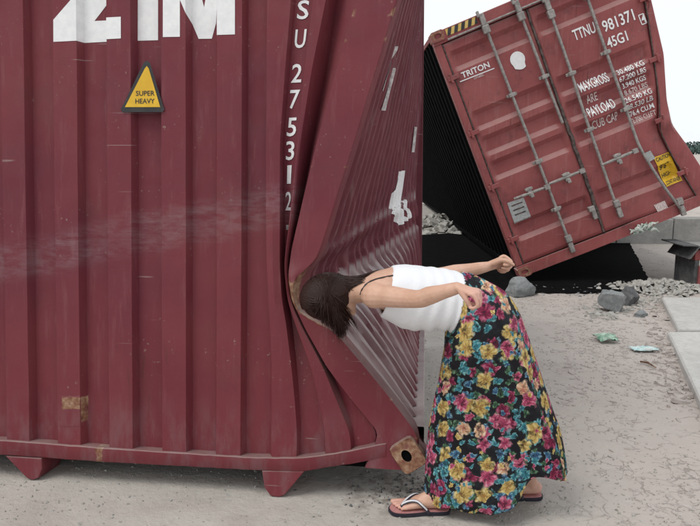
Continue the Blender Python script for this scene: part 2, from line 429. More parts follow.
for i in range(RS + 1):
    f = i / RS; r = []; ur = []; ar = []
    def put(s, n, h, wv=0.0):
        r.append(W(s, h, n + wob(s, h))); ur.append((s, h)); ar.append(wv)
    for j, (s, n) in enumerate(nodes_reg):
        h = lerp(rail_top_h(s) - .004, H_TOP, f)
        put(s, n, h, (.37 if j % 4 == 0 else .1 if j % 4 == 1 else 0) * (.6 + .8 * noise.noise(V3(s * 3, h * 2.2))) )
    for k in range(7):
        # two intermediate samples keep the folded strips rounded
        for q in (0.0, .5):
            h0 = rail_top_h(nodeB(k, .25)[0]) - .004; h = lerp(h0, H_TOP, f)
            a = nodeB(k, h); b = nodeB(k + 1, h)
            rnd_n = 0.0
            if q: rnd_n = (.010 if k in (0, 4) else -.004) * math.exp(-((h - 1.0) / .45) ** 2)
            put(lerp(a[0], b[0], q), lerp(a[1], b[1], q) + rnd_n, h, .28 * math.exp(-((h - 1.02) / .22) ** 2) if k in (4, 5) else 0)
    h = lerp(rail_top_h(nodeB(7, .25)[0]) - .004, H_TOP, f); a = nodeB(7, h); put(a[0], a[1] - .01, h)
    rows.append(r); uvs.append(ur); att.append(ar)
wall.grid(rows, False, uvs, att)
side_wall = wall.build('side_wall', M['maroon'], c1, 28)

# scraped patch low on one ridge, and one on the rail
def wear_patch(px0, px1, py0, py1, name, n=.002, parent=None, k=.75):
    m = MB(); R_ = []; A_ = []
    for j in range(9):
        rr = []; aa = []
        for i in range(9):
            px = lerp(px0, px1, i / 8); py = lerp(py0, py1, j / 8); s, h = sh(px, py)
            rr.append(W(s, h, n + wob(s, h)))
            ed = max(abs(i - 4) / 4, abs(j - 4) / 4)
            aa.append(k - .0 * ed)
        R_.append(rr); A_.append(aa)
    m.grid(R_, False, None, A_)
    return m.build(name, M['maroon'], parent, 40)
m = MB(); R_ = []; A_ = []
for j in range(31):
    rr = []; aa = []
    for i in range(27):
        s_, h_ = sh(lerp(60.5, 85.5, i / 26), lerp(396, 427, j / 30)); n_ = 0.0
        for q in range(len(nodes_reg) - 1):
            a_, b_ = nodes_reg[q], nodes_reg[q + 1]
            if a_[0] <= s_ <= b_[0]: n_ = lerp(a_[1], b_[1], (s_ - a_[0]) / (b_[0] - a_[0]))
        rr.append(W(s_, h_, n_ + wob(s_, h_) + .0012 * min(1, i, j, 26 - i, 30 - j)))
        u_, v_ = i / 26, j / 30; ed = sm(0, .08, u_) * sm(1, .9, u_) * sm(0, .06, v_) * sm(1, .85, v_)
        k_ = max(sm(.50, .36, v_) , .8 * sm(.68, .80, u_) * sm(1.0, .8, v_)) - .25 * math.exp(-((v_ - .25) / .05) ** 2) * sm(.9, .5, u_)
        aa.append(ed * (.10 + .62 * k_ + .15 * noise.noise(Vector((i * .5, j * .5, 1)))))
    R_.append(rr); A_.append(aa)
m.grid(R_, False, None, A_); m.build('scraped_patch', M['maroon'], c1, 40)

# bottom rail, following the wall and sweeping up to the corner
rail = MB(); rows = []; att = []
s_end = sh(386, 450)[0]
ss_ = [-5.6 + (s_end + 5.6) * i / 300 for i in range(301)]
for s in ss_:
    t_, b_ = rail_top_h(s), catmull(RB, s)[0]
    c_ = [(t_, -.06), (t_, .010), (t_ - .004, .014), (b_ + .005, .014), (b_, .010), (b_, -.06)]
    rows.append([W(s, h + wob(s * 3, 7) * .8, n + wob(s * 2, h)) for h, n in c_])
    px_w = .62 * math.exp(-((s - sh(101, 455)[0]) / .022) ** 2) + .35 * math.exp(-((s - sh(240, 460)[0]) / .02) ** 2)
    att.append([px_w + .12, px_w + .2, px_w + .12, px_w, px_w + .22, px_w + .1])
rail.grid(rows, True, None, att)
rail_o = rail.build('bottom_rail', M['maroon'], c1, 40)
def lug(pts):
    m = MB(); fr = []; bk = []
    for px, py in pts:
        s, h = sh(px, py); fr.append(W(s, h, .013)); bk.append(W(s, h, -.16))
    n = len(fr)
    m.add(fr + bk, [tuple(range(n))[::-1], tuple(range(n, 2 * n))] + [(i, (i + 1) % n, n + (i + 1) % n, n + i) for i in range(n)], None, [.12] * (2 * n))
    return bevel(m.build('lug', M['maroon'], c1), .004, 2)
lug([(262.5, 469.5), (305, 470.2), (285, 494), (279, 496), (271, 494.5), (265, 486)])
lug([(7, 455), (43, 457.3), (43.5, 468), (40, 477), (34, 479), (28.5, 477)])
lug([(-720, 417.5), (-690, 419), (-691, 430), (-702, 434), (-712, 430)])

# corner post: box section bent to a sharp inward fold
Lk = {-130: 392, 0: 356, 70: 336, 140: 317, 200: 302.5, 250: 291, 275: 288, 300: 291.5, 316: 299, 329: 305, 366: 326, 399: 350.5, 432: 378, 450: 373, 467: 364}
Rk = {-130: 437, 0: 398, 70: 377, 140: 356, 200: 337, 250: 321.5, 262: 315.5, 270: 306, 278: 299, 288: 296, 300: 296, 310: 300, 318: 308.5, 325: 326, 333: 338, 347: 350, 384: 381, 423: 411, 432: 417, 446: 420, 467: 407}
def keyed(K):
    out = []
    for y in sorted(K, reverse=True):
        s_, h_ = sh(K[y], y); out.append((h_, (s_,)))
    return out
LK, RK = keyed(Lk), keyed(Rk)
H_FOLD = sh(296, 287)[1]; H_RIM = sh(300, 299)[1]; H_POST0 = sh(385, 468)[1]
def postL(h): return linsm(LK, h, .022)[0]
def postR(h): return linsm(RK, h, .022)[0]
post = MB(); rows = []; att = []
PS = 130
for i in range(PS + 1):
    h = lerp(H_POST0, H_TOP, i / PS); l, r_ = postL(h), postR(h); g_ = math.exp(-((h - H_FOLD) / .075) ** 2)
    bul = .012 + .022 * g_; w_ = r_ - l; g2 = math.exp(-(abs(h - H_RIM) / .135) ** 4); g3 = math.exp(-(abs(h - H_RIM - .01) / .085) ** 4)
    c_ = [(l + .004, -.10), (l, -.005), (l + .004, .010 + .012 * g_), (l + w_ * .3, bul), (l + w_ * .7, bul), (r_ - .006, .013 + .01 * g_), (r_, .004), (r_ + .012 * g_, -.03), (r_ + .035 * g_, -.105)]
    dn = .003 * noise.noise(Vector((h * 6, 1, 1)))
    rows.append([W(s, h, n + dn) for s, n in c_])
    e = .55 * g_; e2 = .62 * g2
    nx = noise.noise(Vector((h * 5, 4, 2))) * .22 + (.32 if noise.noise(Vector((h * 19, 7, 1))) > .38 else 0)
    att.append([0, .1 + e * .5, .22 + e * .4 + .3 * g3 + max(0, nx), .62 * g3, max(e2 * .55, .7 * g3), .14 + e2 * 1.1 + max(0, nx * 1.2), .30 + e2 * 1.1 + nx, e2 * .7, 0])
post.grid(rows, True, None, att)
post.build('corner_post', M['maroon'], c1, 35)

# corner casting at the post foot, turned with the bent post, with its oval hole
def casting(px, py, ang, wd, hg, dp, hole, parent):
    s0, h0 = sh(px, py); m = MB(); N_ = 32
    def loc(a, b, n):
        ca, sa = math.cos(ang), math.sin(ang); return W(s0 + a * ca - b * sa, h0 + a * sa + b * ca, n)
    outer = []; inner = []
    for k in range(N_):
        t = 2 * math.pi * k / N_; c, s = math.cos(t), math.sin(t); q = .5 / (abs(c) ** 7 + abs(s) ** 7) ** (1 / 7)
        outer.append((c * q * wd, s * q * hg)); inner.append((c * hole[0], s * hole[1]))
    rows = [[loc(a, b, -dp) for a, b in outer], [loc(a, b, .030) for a, b in outer], [loc(a * .95, b * .95, .037) for a, b in outer], [loc(a - .006, b + .004, .037) for a, b in inner], [loc(a * .96 - .006, b * .96 + .004, .031) for a, b in inner], [loc(a * .9 - .006, b * .9 + .004, .0235) for a, b in inner]]
    att = [[.2] * N_, [.6] * N_, [.62] * N_, [.62] * N_, [.4] * N_, [.3] * N_]
    m.grid(rows[:4], True, None, att[:4]); m.grid([rows[3], rows[4], rows[5]], True, None, [[0] * N_] * 3, 1)  # shallow hole lined in black, painting in the shade of a deep one
    o = len(m.v) - N_; m.f.append(tuple(o + k for k in range(N_))); m.mi.append(1)
    m.f.append(tuple(range(N_))); m.mi.append(0)
    return m.build('corner_casting', [M['maroon'], M['black']], parent, 40)
casting(408.5, 453, R(35), .118, .138, .14, (.020, .027), c1)
# far posts, end wall, sill
s_near = sh(415, 430)[0]
F_BOT = .22
far_px = at(421, 300, G0.y + 2.45); DW = 2.36
FB = W(s_near, 0, 0) + BK * DW; FYB = FB.y
FD = [(0, (70.5,)), (.30, (70.5,)), (.72, (71.0,)), (1.0, (68.5,)), (1.22, (66.0,)), (1.5, (68.5,)), (1.9, (71.5,)), (2.8, (74.0,))]
def _far(px, z, Y):
    p = at(px, 152, Y); return Vector((p.x, Y, z))
def FAR(h):
    Y = FYB + h * math.tan(LEAN); v = Vector((0, Y, h)) - C0; zc = v.dot(FW)
    return Vector((linsm(FD, h, .06)[0] / FPX * zc, Y, h))
endw = MB(); rows = []; uvs = []; NC = 19; per = 12; NU = NC * per
H_E0 = sh(415, 432)[1]; EW = 150
def prof(x):
    x = x % 1.0
    if x < .3: return 0.0
    if x < .45: return -(x - .3) / .15
    if x < .85: return -1.0
    return -(1 - x) / .15
def endpt(u, h, off=0.0):
    hf = H_FOLD + .05 + .10 * u
    hn = h + .04 * u * 0
    A = W(postR(h) - .004, h, -.10); B = FAR(h * 1.0)
    # the crease runs slightly uphill toward the back: sample the near profile at a shifted height
    hs = h - .10 * u * sm(.2, .9, h) * sm(2.4, 1.3, h)
    A2 = W(postR(hs) - .004, h, -.10)
    p = A2.lerp(B, u)
    # flattened double crease
    ph = .5 * math.exp(-((h - hf - .06) / .05) ** 2) - .5 * math.exp(-((h - hf + .10) / .04) ** 2)
    jt = .30 * noise.noise(Vector((u * 11, h * .7, 6))) + .10 * noise.noise(Vector((u * 5, h * 6, 2)))
    pr = prof(u * NC + .12 + ph * .6 + jt) * (1 + .35 * noise.noise(Vector((u * 14, h * 1.6, 9))))
    nrm = (B - A2); nrm = Vector((nrm.y, -nrm.x, 0)).normalized()
    amp = .034 * (1 - .35 * math.exp(-((h - hf + .02) / .09) ** 2))
    wv = .006 * noise.noise(Vector((u * 6, h * 3, 12))) + .014 * noise.noise(Vector((u * 9, h * 8, 2))) * math.exp(-((h - hf) / .25) ** 2)
    return p + nrm * (pr * amp + off + wv)
us = []
for c in range(NC):
    for q in (.0, .13, .27, .30, .34, .42, .46, .55, .70, .82, .87, .97): us.append((c + q) / NC)
us.append(1.0)
us = sorted(set(min(1, max(0, u)) for u in us))
us = [i / (NC * 12) for i in range(NC * 12 + 1)]
for i in range(EW + 1):
    h = lerp(H_E0, H_TOP, i / EW)
    rows.append([endpt(u, h) for u in us]); uvs.append([(u * 2.4, h) for u in us])
endw.grid(rows, False, uvs, [[.0 for u in us] for r in rows])
end_wall = endw.build('end_wall', M['maroon_end'], c1, 30)

sill = MB()
A = W(s_near + .006, H_E0 - .005, -.10); B = FAR(H_E0 - .005)
dr = (B - A); nr = Vector((dr.y, -dr.x, 0)).normalized()
rows = []; 
for i in range(31):
    p = A.lerp(B, i / 30) + Vector((0, 0, .004 * noise.noise(Vector((i * .7, 0, 0)))))
    q = [(-.05, 0), (.028, 0), (.032, -.004), (.032, -.10), (-.05, -.10)]
    rows.append([p + nr * a + Vector((0, 0, b)) for a, b in q])
sill.grid(rows, True); sill.build('end_sill', M['maroon_end'], c1, 40)
fp = MB(); b0 = FAR(.1)
b1 = FAR(H_TOP) + E * (-.10); b0 = FAR(.1); fp.box(b0 + E * (-.10), E * .102, BK * .10, b1 - b0 - E * (-.10)); fp.build('corner_post', M['maroon_end'], c1)
# far side wall, roof, floor: plain but real so that the box is closed
fs = MB(); rows = []
for h in (.04, H_TOP):
    r = []
    for i in range(25):
        s0 = -5.6 + i * (5.6 + s_near - .1) / 24
        for q, n in ((0, 0), (.10, 0), (.12, .034), (.20, .034)): r.append(FAR(h) + E * (s0 - s_near + q - .22) + BK * (.06 + n))
    rows.append(r)
fs.grid(rows); fs.build('side_wall', M['maroon'], c1, 28)
rf = MB(); a, b = W(-5.6, H_TOP), W(s_near - .02, H_TOP)
rf.box(a + Vector((0, 0, -.03)), b - a, BK * (DW - .2), Vector((0, 0, .03))); rf.build('roof', M['maroon'], c1)
fl = MB(); fl.box(W(-5.6, 0, -.07) * 1 + Vector((0, 0, .13)), E * (5.6 + s_end - .05), BK * (DW - .05), Vector((0, 0, .09))); fl.build('floor', M['black'], c1)
le = MB(); le.box(W(-5.62, .1, .02), E * .06, BK * (DW), U1 * (H_TOP - .1)); le.build('end_wall', M['maroon'], c1)

# ------------------------------------------------------------------ lettering helpers
def text_tris(txt, size=1.0, xs=1.0, thick=.012, space=1.0):
    cu = bpy.data.curves.new('t', 'FONT'); cu.body = txt; cu.size = size; cu.offset = thick * size; cu.space_character = space
    cu.align_x = 'LEFT'; cu.resolution_u = 3
    o = bpy.data.objects.new('t', cu); COL.objects.link(o)
    me = bpy.data.meshes.new_from_object(o.evaluated_get(bpy.context.evaluated_depsgraph_get()))
    me.calc_loop_triangles()
    vs = [(v.co.x * xs, v.co.y) for v in me.vertices]
    tr = [[vs[i] for i in t.vertices] for t in me.loop_triangles]
    bpy.data.objects.remove(o); bpy.data.curves.remove(cu); bpy.data.meshes.remove(me)
    x1 = max(v[0] for v in vs); x0 = min(v[0] for v in vs)
    return tr, x0, x1
def clip(poly, ax, val, keep_lo):
    out = []
    for i in range(len(poly)):
        a, b = poly[i], poly[(i + 1) % len(poly)]
        ia = (a[ax] <= val) if keep_lo else (a[ax] >= val); ib = (b[ax] <= val) if keep_lo else (b[ax] >= val)
        if ia: out.append(a)
        if ia != ib:
            t = (val - a[ax]) / (b[ax] - a[ax]); out.append((a[0] + (b[0] - a[0]) * t, a[1] + (b[1] - a[1]) * t))
    return out
def drape(polys, breaks, ax, fn, mb):
    bs = sorted(breaks)
    for p in polys:
        lo = min(q[ax] for q in p); hi = max(q[ax] for q in p)
        cuts = [lo - 1] + [b for b in bs if lo < b < hi] + [hi + 1]
        for i in range(len(cuts) - 1):
            q = clip(clip(p, ax, cuts[i], False), ax, cuts[i + 1], True)
            if len(q) >= 3:
                ar = sum(q[k][0] * q[(k + 1) % len(q)][1] - q[(k + 1) % len(q)][0] * q[k][1] for k in range(len(q)))
                if abs(ar) < 1e-9: continue
                if ar < 0: q = q[::-1]
                mb.add([fn(*v) for v in q], [tuple(range(len(q)))])
def n_reg(s):
    for i in range(len(nodes_reg) - 1):
        a, b = nodes_reg[i], nodes_reg[i + 1]
        if a[0] <= s <= b[0]: return lerp(a[1], b[1], (s - a[0]) / (b[0] - a[0]))
    return 0.0
br = [a for a, n in nodes_reg]
def onwall(off): return lambda s, h: W(s, h, n_reg(s) + wob(s, h) + off)
def pxpoly(pts): return [sh(*p) for p in pts]
T = -48
for name, ps in (('letter', [[(53.4, 42), (53.4, 20), (90, 18.5), (121, 17), (121, 38.6)], [(53.4, 20), (126, T + 22), (126, T + 20), (88, T + 20), (53, 19.5), (90, 18.5)][:1] + [(93, T + 22), (126, T + 20), (90, 18.6)], [(56, T + 22), (56, T), (126, T), (126, T + 21)]]),
                 ('letter', [[(134, 38.5), (134, T), (154.5, T), (154.5, 38)]]),
                 ('letter', [[(163, 37.3), (163, T), (180, T), (180, 37)], [(216.6, 35.2), (216.6, T), (235, T), (235, 34.6)], [(180, 0), (180, T + 0), (188, T), (209, 36.4), (195.7, 36.7)], [(216.6, 8), (216.6, T), (210, T), (195.7, 36.7), (209, 36.4)]])):
    m = MB(); drape([pxpoly(p) for p in ps], br, 0, onwall(.0015), m); m.build(name, M['white_mark'], c1)
m = MB(); tri = [(147.5, 61), (150.5, 63), (165, 110), (163, 112.5), (123.5, 112.5), (121.5, 110), (144.5, 63)]
flat_ = lambda n: (lambda a, b: W(a, b, n))
drape([pxpoly(tri)], br, 0, flat_(.007), m); stk = m.build('warning_sticker', M['black_mark'], c1)
m = MB(); drape([pxpoly([(147.6, 66.5), (149.5, 69), (161, 107.5), (125.8, 107.5), (145.6, 69)])], br, 0, flat_(.0085), m); m.build('yellow_face', M['yellow'], stk)
for txt, px, py in (('SUPER', 136.8, 96.2), ('HEAVY', 136.3, 104)):
    tr, x0, x1 = text_tris(txt, .0300, 1, .01); s0, h0 = sh(px, py); k = (sh(155.5, py)[0] - s0) / (x1 - x0)
    m = MB(); drape([[(s0 + (x - x0) * k, h0 + y * 1.0) for x, y in t_] for t_ in tr], br, 0, flat_(.010), m); m.build('lettering', M['black_mark'], stk)
# vertical identification letters on the panel that folds into the crease
seq = [('Z', -44), ('C', -18), ('S', 17), ('U', 46), ('2', 81), ('7', 107), ('5', 135), ('3', 159), ('1', 183), ('2', 210)]
def panel(tu, h, off):
    a, b = nodeB(2, h), nodeB(3, h); k = (h - 0) ; mid = (-.004) * math.exp(-((h - 1.0) / .45) ** 2) * (1 - abs(2 * tu - 1))
    s = lerp(a[0], b[0], tu); return W(s, h, lerp(a[1], b[1], tu) + mid + wob(s, h) + off)
for ch, ybase in seq:
    tr, x0, x1 = text_tris(ch, 1.0, 1.0, .012)
    hb = sh(295, ybase)[1]; ht = sh(295, ybase - 18.5)[1]; kk = (ht - hb) / .70
    lo_, hi_ = (.16, .86) if ch != '1' else (.38, .62)
    if ch == '1': lo_, hi_ = .3, .7
    m = MB(); drape([[(lerp(lo_, hi_, (x - x0) / (x1 - x0)), hb + y * kk) for x, y in t_] for t_ in tr], [.5], 0, lambda a, b: panel(a, b, .003), m)
    m.build('letter', M['white_mark'], c1)
m = MB(); hb = sh(286, 230)[1]; ht = sh(286, 225)[1]
drape([[(.25, hb), (.8, hb), (.8, ht), (.25, ht)]], [.5], 0, lambda a, b: panel(a, b, .003), m); m.build('letter', M['grey_mark'], c1)
# worn white markings on the end wall (seen edge-on)
def endmark(polys, name, mat):
    m = MB()
    for p in polys:
        # subdivide finely in u and h so that the paint follows the corrugation
        u0 = min(a for a, b in p); u1 = max(a for a, b in p)
        cu = [i / (NC * 12) for i in range(NC * 12 + 1)]
        h0, h1 = min(b for a, b in p), max(b for a, b in p); ch = [lerp(H_E0, H_TOP, i / EW) for i in range(EW + 1)]
        sub = []
        bs = [c for c in cu if u0 < c < u1]; cuts = [u0 - 1] + bs + [u1 + 1]
        for i in range(len(cuts) - 1):
            q = clip(clip(p, 0, cuts[i], False), 0, cuts[i + 1], True)
            if len(q) >= 3: sub.append(q)
        drape(sub, [c for c in ch if h0 < c < h1], 1, lambda a, b: endpt(a, b, .004), m)
    return m.build(name, mat, c1)
endmark([[(.60, 1.16), (.73, 1.16), (.75, 1.38), (.65, 1.38)], [(.60, 1.16), (.73, 1.16), (.86, 1.02), (.76, 1.0)]], 'marking', M['white_mark'])
endmark([[(.77, 1.17), (.83, 1.17), (.91, 1.04), (.88, 1.02)]], 'marking', M['white_mark'])
endmark([[(.10, 1.80), (.14, 1.80), (.155, 2.02), (.12, 2.02)]], 'marking', M['grey_mark'])
endmark([[(.155, 1.72), (.22, 1.72), (.24, 1.93), (.18, 1.93)]], 'marking', M['grey_mark'])
endmark([[(.84, 1.50), (.92, 1.50), (.92, 1.68), (.84, 1.68)]], 'marking', M['grey_mark'])

# ================================================================== CONTAINER TWO (tilted, doors to the camera)
YAW = R(0.5); RO = R(22.1)
HX = Vector((math.cos(YAW), -math.sin(YAW), 0)); BB = Vector((math.sin(YAW), math.cos(YAW), 0))
EA = HX * math.cos(RO) + Vector((0, 0, 1)) * math.sin(RO); EB = -HX * math.sin(RO) + Vector((0, 0, 1)) * math.cos(RO)
O2 = at(520, 277, 7.80)
def D(a, b, c=0.0): return O2 + EA * a + EB * b - BB * c        # c = out toward the camera
NB2 = EA.cross(EB).normalized()
def ab(px, py):
    d = ray(px, py); t = (O2 - C0).dot(NB2) / d.dot(NB2); p = C0 + d * t - O2; return p.dot(EA), p.dot(EB)
c2 = empty('shipping_container', (O2.x + .8, O2.y + 6, 0), 'brick red shipping container tilted onto one lower corner with its double doors facing out', 'shipping container')
WD = 2.46; HT = ab(430, 35)[1]; LEN = 12.0
def bkeys(pts):
    out = []
    for p in pts: a, b = ab(*p); out.append((b, (a,)))
    return sorted(out)
outer_k = bkeys([(651, 0), (663.5, 54), (666.5, 100), (672, 125), (686, 144), (700, 166), (722, 199)])
inner_k = bkeys([(644.5, 0), (648.5, 22), (654, 60), (659, 98), (660, 131), (672, 156), (686, 179), (700, 202)])
def outA(b): return linsm(outer_k, b, .035)[0]
def inA(b): return linsm(inner_k, b, .05)[0]
chan = [(ab(*p)[1], .235) for p in ((453, 62), (477, 121), (484.5, 147), (494, 171), (538, 224))]
brk2 = []
for c, wd in chan: brk2 += [c - wd / 2, c - wd * .27, c + wd * .27, c + wd / 2]
def chd(b):
    for c, wd in chan:
        q = abs(b - c)
        if q < wd / 2: return -.042 * min(1, (wd / 2 - q) / (wd * .23))
    return 0.0
def dent(a, b):
    z = .012 * noise.noise(Vector((a * 1.6, b * 1.4, 5)))
    if a > 1.1:
        k = sm(1.2, 2.2, a) * sm(2.1, 1.0, b)
        z += k * (.030 * math.sin(a * 9 - b * 3.2) + .03 * noise.noise(Vector((a * 4, b * 3.5, 8))))
        z -= .06 * sm(1.7, 2.2, a) * math.exp(-((b - 1.05) / .35) ** 2)
        z += .02 * math.sin(a * 30) * sm(2.15, 2.3, a) * math.exp(-((b - 1.7) / .5) ** 2)
    return z
def leaf_n(a, b, a0, a1):
    e = sm(0, .05, a - a0) * sm(0, .05, a1 - a) if True else 1
    e = 1.0 if (a - a0 > .075 and a1 - a > .075) else max(0.0, min(1.0, min((a - a0 - .03) / .045, (a1 - a - .03) / .045)))
    return chd(b) * e + dent(a, b)
B0, B1 = .135, HT - .15
def leaf(name, a0, a1f, label=None):
    m = MB(); rows = []; att = []
    bs = sorted(set([B0 + (B1 - B0) * i / 60 for i in range(61)] + [x for x in brk2 if B0 < x < B1]))
    for b in bs:
        a1 = a1f(b); r = []; at_ = []
        for i in range(45):
            f = i / 44; a = lerp(a0, a1, f); r.append(D(a, b, leaf_n(a, b, a0, a1)))
            at_.append(.12 + .25 * max(0, noise.noise(Vector((a * 3, b * 3, 1)))) + (.18 if f < .03 or f > .97 else 0))
        rows.append(r); att.append(at_)
    m.grid(rows, False, None, att); o = m.build(name, M['red'], c2, 25)
    sd = o.modifiers.new('thickness', 'SOLIDIFY'); sd.thickness = .04; sd.offset = -1
    if label: o['label'] = label
    return o
AL, AJ = .085, ab(585, 178)[0]
left_leaf = leaf('door', AL, lambda b: AJ - .012, 'left door leaf with a white balloon mark and a data plate')
right_leaf = leaf('door', AJ + .012, lambda b: inA(b) - .006, 'buckled right door leaf with white stencilled numbers')
# frame
fr = MB()
def prism(pts, c0, c1_):
    f = [D(a, b, c1_) for a, b in pts]; k = [D(a, b, c0) for a, b in pts]; n = len(pts)
    return f + k, [tuple(range(n))[::-1] if False else tuple(range(n)), tuple(range(n, 2 * n))[::-1]] + [(i, n + i, n + (i + 1) % n, (i + 1) % n) for i in range(n)]
v, f = prism([(0, .13), (AL - .004, .13), (AL - .004, HT - .14), (0, HT - .14)], -.12, .012); fr.add(v, f, None, [.2] * len(v))
bevel(fr.build('corner_post', M['red'], c2), .008)
hd = MB(); v, f = prism([(.0, HT - .14), (2.47, HT - .14), (2.48, HT), (.0, HT)], -.12, .02); hd.add(v, f, None, [.15] * len(v)); header = bevel(hd.build('door_header', M['red'], c2), .006)
sl_ = MB(); rows = []; att = []
for i in range(31):
    a = lerp(.0, 2.5, i / 30); q = [(0, -.12), (0, .02), (.125, .02), (.128, -.12)]
    rows.append([D(a, b + .008 * noise.noise(Vector((a * 3, 2, 2))) - (.01 * math.sin(a * 2)), c) for b, c in q]); att.append([.25, .35, .30, .35])
sl_.grid(rows, True, None, att); sl_.build('door_sill', M['red'], c2, 35)
pr_ = MB(); rows = []; att = []
for i in range(61):
    b = lerp(.13, HT - .14, i / 60); l, r_ = inA(b), outA(b); pinch = math.exp(-((b - 1.04) / .08) ** 2)
    q = [(l, -.10), (l, .01 + .02 * pinch), (l + .03, .02 + .035 * pinch), (r_ - .03, .02 + .03 * pinch), (r_, .005), (r_ - .01, -.12)]
    rows.append([D(a, b + (.012 * pinch), c) for a, c in q]); att.append([.1, .2 + .2 * pinch, .25, .2, .4, .2])
pr_.grid(rows, True, None, att); pr_.build('corner_post', M['red'], c2, 30)['label'] = 'right corner post buckled inward'
# body: left side with its shade painted in as black, roof, floor, far side
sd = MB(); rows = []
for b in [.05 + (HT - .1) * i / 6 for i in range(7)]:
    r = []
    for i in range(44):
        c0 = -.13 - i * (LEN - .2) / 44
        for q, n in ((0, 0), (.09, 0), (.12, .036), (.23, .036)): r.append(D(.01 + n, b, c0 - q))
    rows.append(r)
sd.grid(rows); o = sd.build('side_wall', M['black'], c2, 25); o['label'] = 'corrugated side wall with its shade painted black'
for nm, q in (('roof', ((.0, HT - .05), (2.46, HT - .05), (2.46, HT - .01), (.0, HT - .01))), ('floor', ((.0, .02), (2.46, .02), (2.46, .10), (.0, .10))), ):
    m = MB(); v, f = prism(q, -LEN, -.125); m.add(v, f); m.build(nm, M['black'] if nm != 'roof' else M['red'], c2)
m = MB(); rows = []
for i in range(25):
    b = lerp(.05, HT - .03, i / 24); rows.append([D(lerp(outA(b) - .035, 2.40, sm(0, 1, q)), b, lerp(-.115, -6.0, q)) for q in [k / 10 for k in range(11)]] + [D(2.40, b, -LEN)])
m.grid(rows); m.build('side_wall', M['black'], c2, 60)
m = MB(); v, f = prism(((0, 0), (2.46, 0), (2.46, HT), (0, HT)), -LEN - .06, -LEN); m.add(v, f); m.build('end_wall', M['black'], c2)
# corner castings with holes (box with inset dark mouth)
def cast2(a, b, hole=True, mat='red'):
    m = MB(); c = .035; s = .155
    ring = [(0, 0), (s, 0), (s, s * .75), (0, s * .75)]; n = 20
    out = []; inn = []
    for k in range(n):
        t = 2 * math.pi * k / n; cx, sy = math.cos(t), math.sin(t); q = .5 / max(abs(cx), abs(sy))
        out.append((a + s / 2 + cx * q * s, b + s * .36 + sy * q * s * .74)); inn.append((a + s / 2 + cx * .042, b + s * .36 + sy * .028))
    rows = [[D(x, y, -.15) for x, y in out], [D(x, y, c) for x, y in out], [D(x, y, c) for x, y in inn], [D(x, y, -.06) for x, y in inn]]
    m.grid(rows, True, None, [[.4] * n, [.5] * n, [.6] * n, [.6] * n]); o_ = len(m.v) - n
    m.f.append(tuple(o_ + k for k in range(n))); m.mi.append(0)
    return m.build('corner_casting', M[mat], c2, 40)
cast2(-.01, -.012); cast2(-.008, HT - .105); cast2(2.33, HT - .105); cast2(2.36, -.012)
# header gutter strip and hazard stripes
m = MB(); m.tube([D(.16, HT - .125, .03), D(1.2, HT - .12, .035), D(2.3, HT - .125, .03)], .011, 6); m.build('gutter', M['rod'], header, 40)
m = MB(); v, f = prism([(.17, HT - .085), (.53, HT - .085), (.53, HT - .012), (.17, HT - .012)], .019, .0235); m.add(v, f); hz = m.build('hazard_band', M['yellow_band'], header)
for k in range(5):
    a = .17 + k * .08
    m = MB(); v, f = prism([(a, HT - .085), (min(.53, a + .04), HT - .085), (min(.53, a + .075), HT - .012), (min(.53, a + .035), HT - .012)], .0235, .0262); m.add(v, f); m.build('stripe', M['black_mark'], header)
# gasket along the door joint and edges
m = MB(); rows = []
for i in range(60):
    b = lerp(B0, B1, i / 59); k = sm(1.9, 1.2, b) * sm(.2, .6, b); x = .008 * noise.noise(Vector((b * 9, 0, 0))) * (1 + 2 * k)
    rows.append([D(AJ - .014 - .006 * k + x, b, -.02), D(AJ - .008 - .006 * k + x, b, .014 + .012 * k), D(AJ + .012 + .008 * k + x, b, .014 + .012 * k), D(AJ + .016 + x, b, -.02)])
m.grid(rows); m.build('gasket', M['rubber'], c2, 40)
m = MB(); m.tube([D(AL + .004, B0, .012), D(AL + .004, B1, .012)], .007, 6); m.build('gasket', M['rubber'], c2, 40)
m = MB(); m.tube([D(inA(B0 + (B1 - B0) * i / 30) - .004, B0 + (B1 - B0) * i / 30, .014) for i in range(31)], .007, 6); m.build('gasket', M['rubber'], c2, 40)
# locking rods with cams, guides, handles
def rod(keys, brackets, camt=True, camb=True):
    ks = sorted((b, (a, c)) for a, b, c in keys)
    n = 24; lo, hi = ks[0][0], ks[-1][0]
    pts = []
    for i in range(n + 1):
        b = lerp(lo, hi, i / n); a, c = catmull(ks, b); pts.append(D(a, b, c))
    m = MB(); m.tube(pts, .017, 10); o = m.build('locking_rod', M['rod'], c2, 40)
    def q(b): return catmull(ks, b)
    if camt:
        a, c = q(hi); m = MB(); m.cbox(D(a, hi - .02, c), EA * .055, EB * .13, BB * .05); m.cbox(D(a, hi - .13, c + .004), EA * .075, EB * .09, BB * .055); m.cbox(D(a - .03, hi + .05, c), EA * .03, EB * .07, BB * .04)
        bevel(m.build('cam_lock', M['rod'], o), .008)
    if camb:
        a, c = q(lo); m = MB(); m.cbox(D(a, lo + .02, c), EA * .055, EB * .12, BB * .05); m.cbox(D(a, lo + .13, c + .004), EA * .07, EB * .08, BB * .055)
        bevel(m.build('cam_lock', M['rod'], o), .008)
    for b in brackets:
        a, c = q(b); m = MB(); m.cbox(D(a, b, c), EA * .07, EB * .045, BB * .052); m.cbox(D(a, b, c - .02), EA * .12, EB * .035, BB * .02)
        bevel(m.build('rod_guide', M['rod'], o), .006)
    return o
def abc(px, py, c):
    d = ray(px, py); o = O2 - BB * c; t = (o - C0).dot(NB2) / d.dot(NB2); p = C0 + d * t - o; return p.dot(EA), p.dot(EB)
def rk(pts): return [abc(x, y, z) + (z,) for x, y, z in pts]
